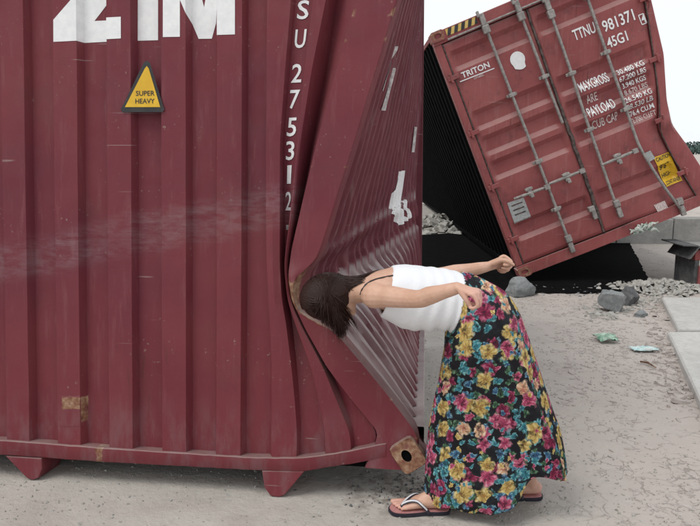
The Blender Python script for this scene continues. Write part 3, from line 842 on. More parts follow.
r1 = rod(rk([(572, 249, .06), (543, 174, .055), (510, 90, .055), (482, 18, .06)]), [1.98, 1.18, .6])
r2 = rod(rk([(562.5, 123, .045), (552, 96, .055), (534, 49, .055), (517, 5, .06)]), [2.03], True, False); r2['label'] = 'locking rod broken off halfway down'
r3 = rod(rk([(620, 214, .06), (612, 194, .07), (598, 153, .06), (586, 119, .058), (567, 60, .055), (547, 3, .06)]), [1.95, 1.3])
r4 = rod(rk([(683, 212, .06), (657, 176, .075), (636, 138, .06), (623, 100, .055), (609, 60, .055), (588, 0, .055), (582, -16, .06)]), [2.02, 1.36])
KA, KB = ab(592, 212)
m = MB(); m.cbox(D(KA, KB, .05), EA * .05, EB * .16, BB * .05); m.cbox(D(KA - .015, KB + .05, .06), EA * .07, EB * .06, BB * .06); bevel(m.build('cam_lock', M['rod'], c2), .008)
def handle(a0, b0, a1, b1, knob):
    p, q = D(a0, b0, .075), D(a1, b1, .08); m = MB()
    m.tube([p, p.lerp(q, .3), p.lerp(q, .7), q], [.014, .017, .018, .014], 8); m.cbox(q, EA * .06, EB * .05, BB * .05)
    o = m.build('door_handle', M['rod'], c2, 40)
    m = MB(); c = D(*knob, .07); m.cbox(c, EA * .05, EB * .10, BB * .04); m.cbox(c + EB * .03, EA * .085, EB * .03, BB * .05); m.cbox(c - EB * .05 + EA * .01, EA * .04, EB * .05, BB * .06)
    bevel(m.build('handle_latch', M['rod'], o), .006)
for h in (((514, 199), (547, 187), (529.5, 191.5)), ((549, 184), (582, 171), (566.5, 177)), ((602, 165), (635, 151), (617.5, 158))):
    (x0, y0), (x1, y1), k = h; a, b = abc(x0, y0, .075); a_, b_ = abc(x1, y1, .08); handle(a, b, a_, b_, abc(*k, .07))
# hinges down both sides
for b in (.45, 1.1, 1.75, 2.4):
    m = MB(); m.cbox(D(.075, b, .022), EA * .13, EB * .05, BB * .02); m.tube([D(.05, b - .05, .03), D(.05, b + .05, .03)], .014, 8); bevel(m.build('hinge', M['red'], c2), .004)
    m = MB(); a = inA(b); m.cbox(D(a, b, .026), EA * .13, EB * .05, BB * .02); m.tube([D(a + .03, b - .05, .036), D(a + .03, b + .05, .036)], .014, 8); bevel(m.build('hinge', M['red'], c2), .004)
# plates and stickers
def sheet(pts_px, off, name, mat, parent):
    m = MB(); ps = [ab(*p) for p in pts_px]
    # subdivide in a so that it follows the dents
    lo, hi = min(p[0] for p in ps), max(p[0] for p in ps); bl, bh = min(p[1] for p in ps), max(p[1] for p in ps)
    a1 = lambda b: inA(b) - .006
    fn = lambda a, b: D(a, b, (leaf_n(a, b, AL, AJ - .012) if a < AJ else leaf_n(a, b, AJ + .012, inA(b) - .006)) + off)
    sub = []
    cuts = [lo - 1] + [lerp(lo, hi, i / 6) for i in range(1, 6)] + [hi + 1]
    for i in range(6):
        q = clip(clip(ps, 0, cuts[i], False), 0, cuts[i + 1], True)
        if len(q) > 2: sub.append(q)
    drape(sub, brk2 + [lerp(bl, bh, i / 6) for i in range(7)], 1, fn, m)
    return m.build(name, mat, parent)
sheet([(507, 203), (523.5, 197.5), (531, 217), (514.5, 224)], .006, 'data_plate', M['plate'], left_leaf)
for y0 in (205, 209.5, 214):
    sheet([(511 + (y0 - 205) * .4, y0 + .6), (522 + (y0 - 205) * .4, y0 - 3.6), (522.4 + (y0 - 205) * .4, y0 - 2.4), (511.4 + (y0 - 205) * .4, y0 + 1.8)], .0085, 'plate_line', M['rubber'], left_leaf)
circ = []
for k in range(20):
    t = 2 * math.pi * k / 20; circ.append((517.6 + 7.6 * math.cos(t), 59.5 - 8.0 * math.sin(t)))
bl = [p for p in circ]
bl = [(x + (2.2 if y > 63 and x > 517 else 0), y + (2.2 if y > 63 and x > 515 else 0)) for x, y in bl]
sheet(bl, .006, 'balloon_mark', M['white_mark'], left_leaf)
ys = sheet([(652.5, 157.5), (669.5, 152), (683, 180.5), (666.5, 187)], .010, 'caution_sticker', M['yellow'], right_leaf)
sheet([(643, 153.5), (649, 150.5), (654, 158.5), (648, 162)], .022, 'data_plate', M['plate'], right_leaf)
sheet([(653, 205), (664, 200.5), (668.5, 209), (658, 213.5)], .008, 'pale_patch', M['faint_mark'], right_leaf)
def stencil(txt, px, py, hgt_px, wid_px, mat, parent, off=.006, thick=.012, name='stencil_lettering', dirp=None):
    tr, x0, x1 = text_tris(txt, 1.0, 1.0, thick); a0, b0 = ab(px, py); k = hgt_px / 87.5 / .70; kx = wid_px / 87.5 / (x1 - x0)
    fn = lambda a, b: D(a, b, (leaf_n(a, b, AL, AJ - .012) if a < AJ else leaf_n(a, b, AJ + .012, inA(b) - .006)) + off)
    m = MB(); drape([[(a0 + (x - x0) * kx, b0 + y * k) for x, y in t_] for t_ in tr], brk2, 1, fn, m)
    return m.build(name, mat, parent)
stencil('TRITON', 462.5, 78.5, 5.5, 28.5, M['white_mark'], left_leaf, thick=.02)
sheet([(459.5, 81.6), (494, 68.0), (494.4, 68.9), (459.9, 82.5)], .006, 'underline', M['white_mark'], left_leaf)
stencil('CONTAINERS', 474, 79.8, 2.0, 10, M['faint_mark'], left_leaf)
stencil('TTNU', 574.5, 41, 10, 22, M['white_mark'], right_leaf, thick=.016)
stencil('981371', 604.2, 32.5, 10.5, 31.5, M['white_mark'], right_leaf, thick=.016)
bx = [(638.4, 15.6), (643.4, 13.6), (647, 22.8), (642.0, 24.8)]
stencil('4', 642.6, 23.4, 8.2, 4.2, M['white_mark'], right_leaf, thick=.01)
for i in range(4):
    a, b = Vector(bx[i]), Vector(bx[(i + 1) % 4]); n = Vector((-(b - a).y, (b - a).x)).normalized() * .45
    sheet([tuple(a - n), tuple(b - n), tuple(b + n), tuple(a + n)], .006, 'check_digit_frame', M['white_mark'], right_leaf)
stencil('45G1', 608.3, 48.5, 9.5, 20.5, M['white_mark'], right_leaf, thick=.016)
stencil('MAXGROSS', 581.0, 92.5, 9.0, 29.5, M['white_mark'], right_leaf, thick=.02)
stencil('ARE', 588.4, 103.8, 8.0, 11.0, M['faint_mark'], right_leaf, thick=.014)
stencil('PAYLOAD', 589.6, 117.5, 9.0, 27.5, M['white_mark'], right_leaf, thick=.02)
stencil('CUB CAP', 594.2, 129.5, 8.0, 27, M['faint_mark'], right_leaf, thick=.016)
for i, (t_, kk) in enumerate((('30.480 KG', 1), ('67.200 LBS', 1), ('3.940 KGS', 0), ('8.670 LBS', 0), ('26.540 KG', 1), ('58.530 LB', 1), ('76.4 CU.M', 0), ('2.700 CU.FT', 0))):
    x = 618.2 + i * 1.95 + (2.5 if not kk else 0); y = 75.5 + i * 7.0 - (.9 if not kk else 0)
    stencil(t_, x, y, 4.9, 27 - (0 if kk else 3.5), M['white_mark'] if i not in (3, 7) else M['faint_mark'], right_leaf, thick=.014)
for t_, x, y, hh, ww in (('CAUTION', 655.8, 162.0, 4.0, 15.5), ("9'6\"", 660.5, 170.5, 5.5, 10), ('HIGH', 663.5, 178, 4.0, 11), ('CONTAINER', 667, 185, 3.4, 15)):
    stencil(t_, x, y, hh, ww, M['black_mark'], ys, .0125, .02, 'lettering')
# rag caught on the sill, hanging bits
rg = MB(); rnd = random.Random(5)
a, b = ab(640, 227)
for k in range(13):
    p = D(a + rnd.uniform(-.17, .10), b + rnd.uniform(-.03, .035), .03 + rnd.uniform(0, .03)); dv = (EA * rnd.uniform(.5, 1) + EB * rnd.uniform(-.5, .4) + BB * rnd.uniform(-.4, .1)).normalized(); L = rnd.uniform(.07, .16)
    rg.tube([p + dv * L * q + EB * .018 * math.sin(q * 7 + k) - BB * .012 * math.cos(q * 6 + k) for q in (0, .2, .4, .6, .8, 1)], [(.006, .003), (.014, .005), (.021, .006), (.017, .006), (.012, .005), (.004, .002)], 6)
tag(rg.build('rag', M['rag'], None, 50), 'torn pale green and white rag snagged on the sill below the container doors', 'rag')

exec_marker = None
# ================================================================== GROUND OBJECTS
def chunk(name, c, size, mat, seed, rot=0, squash=1.0, label=None, cat='stone', sub=9, group=None, ang=.0):
    bm = bmesh.new(); bmesh.ops.create_cube(bm, size=1); bmesh.ops.subdivide_edges(bm, edges=bm.edges, cuts=sub, use_grid_fill=True)
    rn = random.Random(seed); planes = [(Vector((rn.uniform(-1, 1), rn.uniform(-1, 1), rn.uniform(-.3, 1))).normalized(), rn.uniform(.36, .5)) for _ in range(7)]
    for v in bm.verts:
        for n_, d_ in planes:
            k = v.co.dot(n_) - d_
            if k > 0: v.co -= n_ * k
        v.co += v.normal * (.06 * noise.noise(v.co * 3.1 + Vector((seed, 0, 0))) + .045 * noise.fractal(v.co * 7 + Vector((0, seed, 0)), .8, 2.2, 3))
        v.co = Matrix.Rotation(ang, 3, 'Y') @ Vector((v.co.x * size[0], v.co.y * size[1], v.co.z * size[2]))
        v.co = Matrix.Rotation(rot, 3, 'Z') @ v.co
    mn = min(v.co.z for v in bm.verts)
    for v in bm.verts: v.co.z -= mn + .012
    me = bpy.data.meshes.new(name); bm.to_mesh(me); bm.free()
    o = link_mesh(name, me, mat, None, 25); o.location = (c[0], c[1], 0)
    if label: tag(o, label, cat, group)
    return o
p = gnd(524, 297); chunk('concrete_chunk', (p.x, p.y + .10), (.27, .20, .19), M['stone'], 3, .3, label='grey concrete chunk under the lower corner of the tilted red container', cat='concrete chunk')
p = gnd(615, 312.5); chunk('concrete_chunk', (p.x, p.y + .10), (.235, .16, .19), M['stone'], 12, -.5, label='pale grey concrete chunk standing on the sandy ground before the black ground', cat='concrete chunk', ang=.35)
p = gnd(633, 307); chunk('concrete_chunk', (p.x, p.y + .12), (.18, .16, .165), M['stone_dark'], 21, .7, label='dark concrete chunk leaning behind the paler chunk', cat='concrete chunk')
p = gnd(640, 316); chunk('concrete_chunk', (p.x, p.y), (.10, .08, .06), M['stone'], 31, .2, label='small grey concrete lump in front of the dark chunk', cat='concrete chunk')

# pavement slabs at the right edge
pav = empty('pavement', (4.3, 6, 0), kind='structure')
def slab(corners, th, seed):
    m = MB(); top = []; N_ = 10
    bot = [Vector((c.x, c.y, -.02)) for c in corners]
    ring_t = []; ring_m = []; ring_b = []
    ctr = sum((Vector(c) for c in corners), Vector()) / 4
    for i in range(4):
        a, b = corners[i], corners[(i + 1) % 4]
        for k in range(N_):
            q = a.lerp(b, k / N_); j = .010 * noise.noise(q * 3 + Vector((seed, 0, 0))); q = q + (ctr - q).normalized() * abs(j)
            inn = q + (ctr - q).normalized() * .012
            ring_b.append(Vector((q.x, q.y, -.02))); ring_m.append(Vector((q.x, q.y, th - .012))); ring_t.append(Vector((inn.x, inn.y, th)))
    m.grid([ring_b, ring_m, ring_t], True); n = len(ring_t); o = len(m.v) - n; m.f.append(tuple(o + k for k in range(n))); m.mi.append(0)
    return m.build('slab', M['concrete'], pav, 30)
th = .055
g2 = lambda x, y: gnd(x, y, th)
A0, A1, A2 = g2(661.5, 297), g2(678.5, 329.5), g2(720, 328.5)
slab([A1 + Vector((0, .008, 0)), A2 + Vector((1.2, .008, 0)), A2 + Vector((1.2, A0.y - A2.y, 0)), A0], th, 1)
B0_, B1_ = g2(667.5, 331.5), g2(712, 425)
slab([B1_, B1_ + Vector((1.6, -.1, 0)), B0_ + Vector((2.2, .0, 0)), B0_], th, 5)

# low concrete wall behind, far right
q0, q1 = gnd(560, 243.5), gnd(900, 244.5)
lw = empty('concrete_wall', ((q0.x + q1.x) / 2, q0.y + .2, 0), 'low grey concrete wall running behind the raised side of the tilted container', 'low wall')
for i in range(6):
    a, b = q0.lerp(q1, i / 6), q0.lerp(q1, (i + 1) / 6)
    m = MB(); m.box(a + Vector((.006, 0, -.05)), (b - a) - Vector((.012, 0, 0)), Vector((0, .35, 0)), Vector((0, 0, .47 - .01 * (i % 2)))); bevel(m.build('block', M['concrete_wall'], lw), .015)

# red steel stand with a slanting board, cut by the frame edge
rs = empty('steel_stand', (gnd(697, 286).x + .1, gnd(697, 286).y + .2, 0), 'dark red steel stand with slanting lid at the right edge beside the rubble', 'stand')
y0 = gnd(697, 287).y; X0 = at(690, 286, y0).x + .04; X1 = X0 + .62
m = MB(); m.box((X0, y0 + .02, .30), (X1 - X0, 0, 0), (0, .5, 0), (0, 0, .12)); bevel(m.build('frame', M['red'], rs), .008)
for x in (X0 + .01, X1 - .06):
    for yy in (y0 + .03, y0 + .45):
        m = MB(); m.box((x, yy, -.01), (.05, 0, 0), (0, .05, 0), (0, 0, .312)); bevel(m.build('leg', M['stone_dark'] if x < X0 + .1 else M['red'], rs), .004)
m = MB(); m.box((X0 + .045, y0 - .012, .0), (.40, 0, 0), (0, .04, 0), (0, 0, .24)); bevel(m.build('panel', M['red'], rs), .006)
rz = Vector((X0 + .0, y0 - .04, .45))
m = MB(); m.box(rz + Vector((-.17, 0, .015)), (.17, 0, .0), (0, .55, 0), (0, 0, .014)); bevel(m.build('board', M['stone_dark'], rs), .004)
m = MB(); m.box(rz, (-.09, 0, -.13), (0, .55, 0), (.02, 0, .008)); bevel(m.build('flap', M['stone_dark'], rs), .004)
m = MB(); m.box(rz + Vector((.005, 0, 0)), (.46, 0, -.26), (0, .55, 0), (.012, 0, .02)); bevel(m.build('board', M['stone_dark'], rs), .004)
m = MB(); m.box(rz + Vector((.02, .015, -.01)), (.60, 0, -.02), (0, .5, 0), (0, 0, .03)); bevel(m.build('lid', M['concrete_wall'], rs), .006)
m = MB(); m.box((X0 + .012, y0 + .06, .0), (.03, 0, 0), (0, .42, 0), (0, 0, .30)); m.build('side_panel', M['stone_dark'], rs)

def flake_mesh(mb, c, r, th, rn, tilt=.15, n=6):
    a0 = rn.uniform(0, 6.28); ax = rn.uniform(.6, 1.6); nrm = Vector((rn.uniform(-tilt, tilt), rn.uniform(-tilt, tilt), 1)).normalized()
    q = nrm.to_track_quat('Z', 'Y'); yaw = rn.uniform(0, 6.28); top = []; bot = []
    for k in range(n):
        t = a0 + 2 * math.pi * k / n + rn.uniform(-.25, .25); rr = r * rn.uniform(.65, 1.2)
        x, y = math.cos(t) * rr * ax, math.sin(t) * rr / ax; x, y = x * math.cos(yaw) - y * math.sin(yaw), x * math.sin(yaw) + y * math.cos(yaw)
        top.append(Vector(c) + q @ Vector((x * .86, y * .86, th))); bot.append(Vector(c) + q @ Vector((x, y, -.004)))
    mb.add(top + bot, [tuple(range(n))] + [(n + i, n + (i + 1) % n, (i + 1) % n, i) for i in range(n)])
def scatter(name, n, sampler, mat, rs, ths, seed, tilt=.15):
    rn = random.Random(seed); mb = MB()
    for _ in range(n):
        x, y, k = sampler(rn)
        r = lerp(rs[0], rs[1], rn.random() ** 2.5) * k
        flake_mesh(mb, (x, y, gz(x, y)), r, lerp(ths[0], ths[1], rn.random()) * k, rn, tilt, rn.randint(5, 7))
    return tag(mb.build(name, mat), kind='stuff')
def samp_mud(rn):
    while True:
        x = rn.uniform(.2, 3.2); y = 2.2 + 5 * rn.random() ** 1.6
        dens = (.12 + .88 * sm(.75, 1.5, x - .12 * (y - 2.6))) * (.25 + .75 * sm(-.05, .25, noise.noise(Vector((x * 1.3, y * 1.3, 2)))))
        if rn.random() < dens: return x, y, .8 + .2 * y / 4
scatter('mud_flakes', 3400, samp_mud, M['mud'], (.004, .028), (.0015, .006), 11)
def samp_grit(rn):
    while True:
        x = rn.uniform(-2.4, 3.5); y = 2.3 + 5 * rn.random() ** 1.5
        if rn.random() < .35 + .65 * sm(0, .3, noise.noise(Vector((x * .9, y * .9, 7)))): return x, y, 1
scatter('grit', 4000, samp_grit, M['rubble'], (.002, .009), (.002, .006), 12, .5)
def samp_corner(rn):
    a = rn.gauss(0, 1); b = rn.gauss(0, 1); return .28 + a * .16, 2.86 + b * .10, 1
scatter('grit', 260, samp_corner, M['stone_dark'], (.0015, .0075), (.002, .006), 13, .5)
pc = gnd(668, 291)
def samp_rub(rn):
    a = rn.gauss(0, .26); b = rn.gauss(0, .16); return pc.x + a, pc.y + .1 + b, 1.0
rb = MB(); rn = random.Random(4)
for _ in range(420):
    x, y, k = samp_rub(rn); dist = math.hypot((x - pc.x) / .42, (y - pc.y - .1) / .26)
    z = max(0, .11 * (1 - dist)) * rn.random() ** .5
    flake_mesh(rb, (x, y, z), rn.uniform(.015, .06), rn.uniform(.008, .03), rn, .9, 6)
tag(rb.build('rubble', M['rubble']), kind='stuff')
fr_ = gnd(440, 226)
rb = MB()
for _ in range(300):
    a = rn.gauss(0, .45); b = rn.gauss(0, .6); x, y = fr_.x + a, fr_.y + b; dist = math.hypot(a / .9, b / 1.1)
    flake_mesh(rb, (x, y, max(0, .18 * (1 - dist)) * rn.random() ** .4), rn.uniform(.03, .14), rn.uniform(.015, .06), rn, .9, 6)
tag(rb.build('rubble', M['rubble']), kind='stuff')
def samp_path(rn):
    t = rn.random(); p = gnd(lerp(655, 600, t) + rn.gauss(0, 14), lerp(296, 312, t) + rn.gauss(0, 5)); return p.x, p.y, 1
scatter('rubble', 260, samp_path, M['rubble'], (.012, .05), (.005, .018), 15, .4)
def samp_blk(rn):
    p = gnd(rn.uniform(535, 655), 292 + rn.gauss(0, 2.5) - 8 * rn.random() ** 3); return p.x, p.y, 1
scatter('rubble', 90, samp_blk, M['stone'], (.006, .030), (.004, .016), 25, .5)
def samp_edge(rn):
    t = rn.random(); p = gnd(lerp(652, 690, t) + rn.gauss(0, 9), lerp(300, 400, t) + rn.gauss(0, 4)); return p.x - .05, p.y, 1
scatter('rubble', 200, samp_edge, M['mud'], (.012, .05), (.006, .02), 16, .4)

def crumple(name, px, py, wd, dp, hg, mat, seed, label, cat):
    c = gnd(px, py); m = MB(); n = 9; rows = []
    for i in range(n):
        r = []
        for j in range(n):
            u, v_ = i / (n - 1) - .5, j / (n - 1) - .5; q = Vector((u * 4 + seed, v_ * 4, seed))
            e = 1 + .35 * noise.noise(q)
            r.append((c.x + u * wd * e, c.y + v_ * dp * e, max(.008, .010 + hg * (.55 + noise.noise(q * 1.7) * .8) * (1 - 1.2 * (u * u + v_ * v_)))))
        rows.append(r)
    m.grid(rows); o = m.build(name, mat, None, 20); sd = o.modifiers.new('t', 'SOLIDIFY'); sd.thickness = .002
    return tag(o, label, cat)
M['green_bag'] = simple('green_plastic', (.10, .28, .17), (.5, .62, .52), 30, .4); M['cyan_bag'] = simple('pale_blue_plastic', (.36, .60, .60), (.72, .76, .74), 22, .4)
crumple('plastic_bag', 606, 341, .15, .16, .07, M['green_bag'], 2, 'crumpled green and white plastic bag on the sand', 'plastic bag')
crumple('plastic_wrapper', 644, 351, .20, .10, .03, M['cyan_bag'], 6, 'flat pale turquoise plastic wrapper lying near the slab edge', 'plastic wrapper')
m = MB(); a, b = gnd(640, 363), gnd(656, 369); m.tube([a + Vector((0, 0, .012)), a.lerp(b, .5) + Vector((.01, .03, .016)), b + Vector((0, 0, .01))], [.006, .009, .004], 6)
tag(m.build('stick', M['rust_steel'], None, 40), 'thin dark stick lying on the cracked mud', 'stick')

# far trees
tl = MB(); rn = random.Random(9); lt = NT('foliage'); pz = lt.pos()
lt.fin(lt.mix(lt.noise(pz, .6, 3), (.055, .10, .09), (.11, .16, .14)), .8, 0, .2); M['leaf'] = lt.m
for k in range(260):
    X = rn.uniform(110, 420) if k < 200 else rn.uniform(-420, 60); Y = 380 + rn.uniform(-20, 30); hh = rn.uniform(4.6, 7.6); wd = rn.uniform(4, 8)
    for _ in range(90):
        v_ = Vector((rn.gauss(0, 1), rn.gauss(0, 1), rn.gauss(0, 1))).normalized() * rn.random() ** .4
        c = Vector((X + v_.x * wd, Y + v_.y * wd * .6, hh * .55 + v_.z * hh * .5)); r = rn.uniform(.5, 1.2)
        n1 = Vector((rn.uniform(-1, 1), rn.uniform(-1, 1), rn.uniform(-1, 1))).normalized(); n2 = n1.orthogonal().normalized(); n3 = n1.cross(n2)
        tl.add([c + n2 * r, c + n3 * r * .7, c - n2 * r, c - n3 * r * .7], [(0, 1, 2, 3)])
tag(tl.build('far_trees', M['leaf']), kind='stuff')

# ================================================================== THE WOMAN
YM = 2.70
person = empty('person', (at(475, 510, YM).x, YM, 0), 'woman in white top and long floral skirt bending her head into the dented container', 'person')
def skin_mat():
    t = NT('skin'); p = t.pos(); n = t.noise(p, 38, 6, .7); n2 = t.ss(.3, .7, t.noise(p, 11, 4))
    col = t.mix(n2, (.56, .335, .235), (.65, .41, .305)); col = t.mix(t.math('MULTIPLY', t.ss(.45, .7, n), .4), col, (.50, .26, .185))
    wv = t.attr('wear'); col = t.mix(t.math('MULTIPLY', wv, .75), col, (.66, .36, .30))
    t.bump(t.math('ADD', t.noise(p, 260, 3), t.noise(p, 60, 4)), .18, .003)
    t.b.inputs['Subsurface Weight'].default_value = .12; t.b.inputs['Subsurface Radius'].default_value = (1, .35, .2); t.b.inputs['Subsurface Scale'].default_value = .008
    return t.fin(col, .52, 0, .4)
M['skin'] = skin_mat()
bm2 = MB()
def spline(pts, n):
    """pts: list of (Vector, rad tuple); returns resampled"""
    out = []; P_ = [p for p, r in pts]; 
    for i in range(len(pts) - 1):
        p0, p1, p2, p3 = P_[max(0, i - 1)], P_[i], P_[i + 1], P_[min(len(P_) - 1, i + 2)]
        for k in range(n):
            t = k / n; q = .5 * ((2 * p1) + (p2 - p0) * t + (2 * p0 - 5 * p1 + 4 * p2 - p3) * t * t + (3 * p1 - p0 - 3 * p2 + p3) * t**3)
            ra, rb_ = pts[i][1], pts[i + 1][1]; e = t * t * (3 - 2 * t) * .5 + t * .5
            out.append((q, (lerp(ra[0], rb_[0], e), lerp(ra[1], rb_[1], e))))
    out.append(pts[-1]); return out
def limb(pts, upv=None, n=6, seg=14):
    pts = [(Vector(p), r if isinstance(r, tuple) else (r, r)) for p, r in pts]
    sp = spline(pts, n); bm2.tube([p for p, r in sp], [r for p, r in sp], seg, True, 1, upv)
    for p, r in (pts[0], pts[-1]): bm2.ball(p, min(r), nu=10, nv=8)
V = Vector
ZU = V((0, 0, 1))
# torso (first radius vertical, second across)
limb([(at(490, 322, YM), (.080, .11)), (at(477, 311, YM), (.098, .138)), (at(460, 302, YM), (.098, .132)), (at(440, 297, YM), (.098, .125)), (at(415, 293, YM), (.100, .138)),
      (at(395, 290, YM), (.094, .150)), (at(378, 289, YM), (.070, .155)), (at(366, 290, YM), (.048, .10)), (at(352, 293, YM), (.046, .052)), (at(342, 297, YM), (.045, .05))], ZU, 6, 20)
for sy in (-.075, .075): bm2.ball(at(403, 308, YM + sy), (.06, .058, .062))
# head: crown to the left, face down
hx = (at(312, 303, YM) - at(350, 293, YM)).normalized(); hy = V((0, 1, 0)); hz = hx.cross(hy); hz = hz if hz.z > 0 else -hz
HC = at(331, 300, YM)
bm2.ball(HC - hx * .0 + hz * .008, (.104, .074, .092), (hx, hy, hz), 20, 14)
bm2.ball(HC + hx * -.035 - hz * .036, (.060, .056, .050), (hx, hy, hz), 16, 10)
bm2.ball(HC - hx * .066 - hz * .066, (.022, .024, .02), (hx, hy, hz))           # chin
bm2.ball(HC - hx * .010 - hz * .100, (.026, .013, .020), (hx, hy, hz))          # nose
bm2.ball(HC - hx * .048 - hz * .094, (.010, .022, .010), (hx, hy, hz))          # lips
for sy in (-1, 1):
    bm2.ball(HC - hx * .01 + hy * sy * .074 + hz * .0, (.03, .008, .018), (hx, hy, hz))   # ears
# arms
SN = at(374, 295, YM - .15); EN = at(417, 299, YM - .33); WN = at(459, 287.5, YM - .44)
limb([(at(385, 291, YM - .10), .058), (SN, .052), (SN.lerp(EN, .35), .042), (EN, .0325), (EN.lerp(WN, .3), .033), (EN.lerp(WN, .7), .025), (WN, (.0205, .017))], ZU)
SF = at(380, 284, YM + .16); EF = at(440, 276, YM + .24); WF = at(488, 266.5, YM + .30)
limb([(at(388, 287, YM + .10), .058), (SF, .054), (SF.lerp(EF, .35), .046), (EF, .038), (EF.lerp(WF, .3), .038), (EF.lerp(WF, .7), .029), (WF, (.023, .019))], ZU)
def hand(wr, fore, palm_n, curl, spread, scale=1.0, thumb_side=1, splay=0.0, thumb_dir=None):
    """fore: direction of the metacarpals, palm_n: direction the palm faces, fingers curl toward palm_n"""
    f = fore.normalized(); pn = (palm_n - f * palm_n.dot(f)).normalized(); sd = f.cross(pn) * thumb_side     # sd: toward the thumb
    k = scale
    limb([(wr - f * .01, (.019 * k, .024 * k)), (wr + f * .03 * k, (.0165 * k, .033 * k)), (wr + f * .065 * k, (.015 * k, .039 * k)), (wr + f * .085 * k, (.012 * k, .036 * k))], pn, 5, 14)
    lens = [(.040, .024, .019), (.044, .028, .020), (.041, .026, .019), (.032, .020, .017)]
    for i in range(4):
        off = (1.5 - i) * .0218 * k; base = wr + f * (.082 - abs(i - 1.2) * .003) * k + sd * off
        ang = 0; p = base; pts = [(base - f * .02 * k, .0095 * k), (base, .0098 * k)]; a_ = (f + sd * (1.5 - i) * splay).normalized()
        for j, L in enumerate(lens[i]):
            ang += curl[j] * (1 + .06 * (i - 1)); dvec = a_ * math.cos(ang) + pn * math.sin(ang); p = p + dvec * L * k
            pts.append((p, (.0081 - .0008 * j - (.0008 if i == 3 else 0)) * k))
        limb(pts, sd, 4, 10)
    tb = wr + f * .022 * k + sd * .022 * k + pn * .008 * k; td = thumb_dir if thumb_dir else (f * .75 + sd * .55 + pn * .35)
    td = td.normalized(); p1 = tb + td * .038 * k; t2 = (td + pn * .45 - sd * .5 + f * .1).normalized(); p2 = p1 + t2 * .030 * k; t3 = (t2 - sd * .45 + pn * .2).normalized(); p3 = p2 + t3 * .024 * k
    limb([(tb - td * .01, .013 * k), (tb, .0145 * k), (p1, .0115 * k), (p2, .0102 * k), (p3, .0075 * k)], pn, 4, 10)
# near hand: loosely closed, knuckles away from the wrist, fingers folded down and in
fN = (at(477, 293.5, YM - .47) - WN).normalized()
hand(WN, fN, V((-.2, .25, -1)), (.95, 1.25, .8), .02, .80, -1, .05, fN * .8 + V((-.1, -.1, -.75)))
# far hand: a fist with the thumb lying over it
fF = (at(501, 262, YM + .32) - WF).normalized()
hand(WF, fF, V((-.1, -.75, -.65)), (1.35, 1.5, .9), 0, 1.0, -1, 0)
# legs and feet
def leg(hip, knee, ank):
    limb([(hip, .080), (hip.lerp(knee, .4), .074), (knee, .056), (knee.lerp(ank, .32), .056), (knee.lerp(ank, .75), .036), (ank, .034)], V((0, 1, 0)), 6, 14)
AN = V((at(437, 500, YM - .03).x, YM - .03, .085)); AF = V((at(526, 488, YM + .09).x, YM + .09, .085))
leg(at(474, 314, YM - .075), at(464, 405, YM - .07), AN); leg(at(480, 314, YM + .075), at(504, 400, YM + .085), AF)
SOLE = .018
def foot(an, heel_x, toe_x, y, ty):
    """foot pointing along -x; sole top at SOLE"""
    L = heel_x - toe_x; z0 = SOLE
    def pt(f, dy, z): return V((heel_x - f * L, y + ty * f + dy, z0 + z))
    limb([(pt(.10, 0, .030), (.030, .029)), (pt(.22, 0, .034), (.034, .030)), (pt(.42, 0, .031), (.031, .033)), (pt(.60, 0, .024), (.023, .039)), (pt(.74, 0, .017), (.016, .043)), (pt(.82, 0, .013), (.012, .041))], ZU, 5, 14)
    limb([(an + V((0, 0, .02)), .034), (pt(.20, 0, .055), (.034, .030)), (pt(.18, 0, .035), .031)], V((0, 1, 0)), 5)
    limb([(an + V((-.005, 0, -.01)), .030), (pt(.40, 0, .045), (.026, .026)), (pt(.58, 0, .026), (.018, .030))], ZU, 5)
    for i, (dy, l, r) in enumerate(((-.031, 1.0, .0115), (-.012, .98, .0085), (.004, .945, .008), (.018, .90, .0078), (.031, .855, .0072))):
        dy = dy * tside
        limb([(pt(.76, dy * .95, .012), r * 1.05), (pt(lerp(.76, l, .55), dy, .0125), r), (pt(l - .02, dy, .008 + r * .3), r * .95)], ZU, 4, 10)
xh, xt = at(449, 517, YM - .03).x, at(390, 517, YM - .03).x
tside = -1
foot(AN, xh, xt + .008, YM - .03, .0)
xh2 = at(541, 503, YM + .09).x; xt2 = xh2 - (xh - xt)
tside = 1
foot(AF, xh2 - .004, xt2 + .008, YM + .09, .0)
me = bm2.mesh('body_raw'); tmp = bpy.data.objects.new('body_raw', me); COL.objects.link(tmp)
rm = tmp.modifiers.new('r', 'REMESH'); rm.mode = 'VOXEL'; rm.voxel_size = .0031; rm.use_smooth_shade = True
smo = tmp.modifiers.new('s', 'SMOOTH'); smo.factor = .5; smo.iterations = 3
bpy.context.view_layer.update()
bme = bpy.data.meshes.new_from_object(tmp.evaluated_get(bpy.context.evaluated_depsgraph_get()))
bpy.data.objects.remove(tmp); bpy.data.meshes.remove(me)
bme.name = 'body'; 
wa = bme.attributes.new('wear', 'FLOAT', 'POINT'); tips = [at(480, 297, YM - .47), V((xt + .03, YM - .03, .02)), V((xh, YM - .03, .03)), at(502, 264, YM + .43), V((xh2, YM + .09, .03))]
for v in bme.vertices:
    dmin = min((v.co - t_).length for t_ in tips); wa.data[v.index].value = math.exp(-(dmin / .06) ** 2)
body = link_mesh('body', bme, M['skin'], person, 180)
bvh = BVHTree.FromPolygons([v.co.copy() for v in bme.vertices], [tuple(p.vertices) for p in bme.polygons])
# eyes and lips are under the hair but there
for sy in (-1, 1):
    m = MB(); m.ball(HC + hx * .012 + hy * sy * .031 - hz * .081, .0115); m.build('eye', M['white_mark'], person, 80)

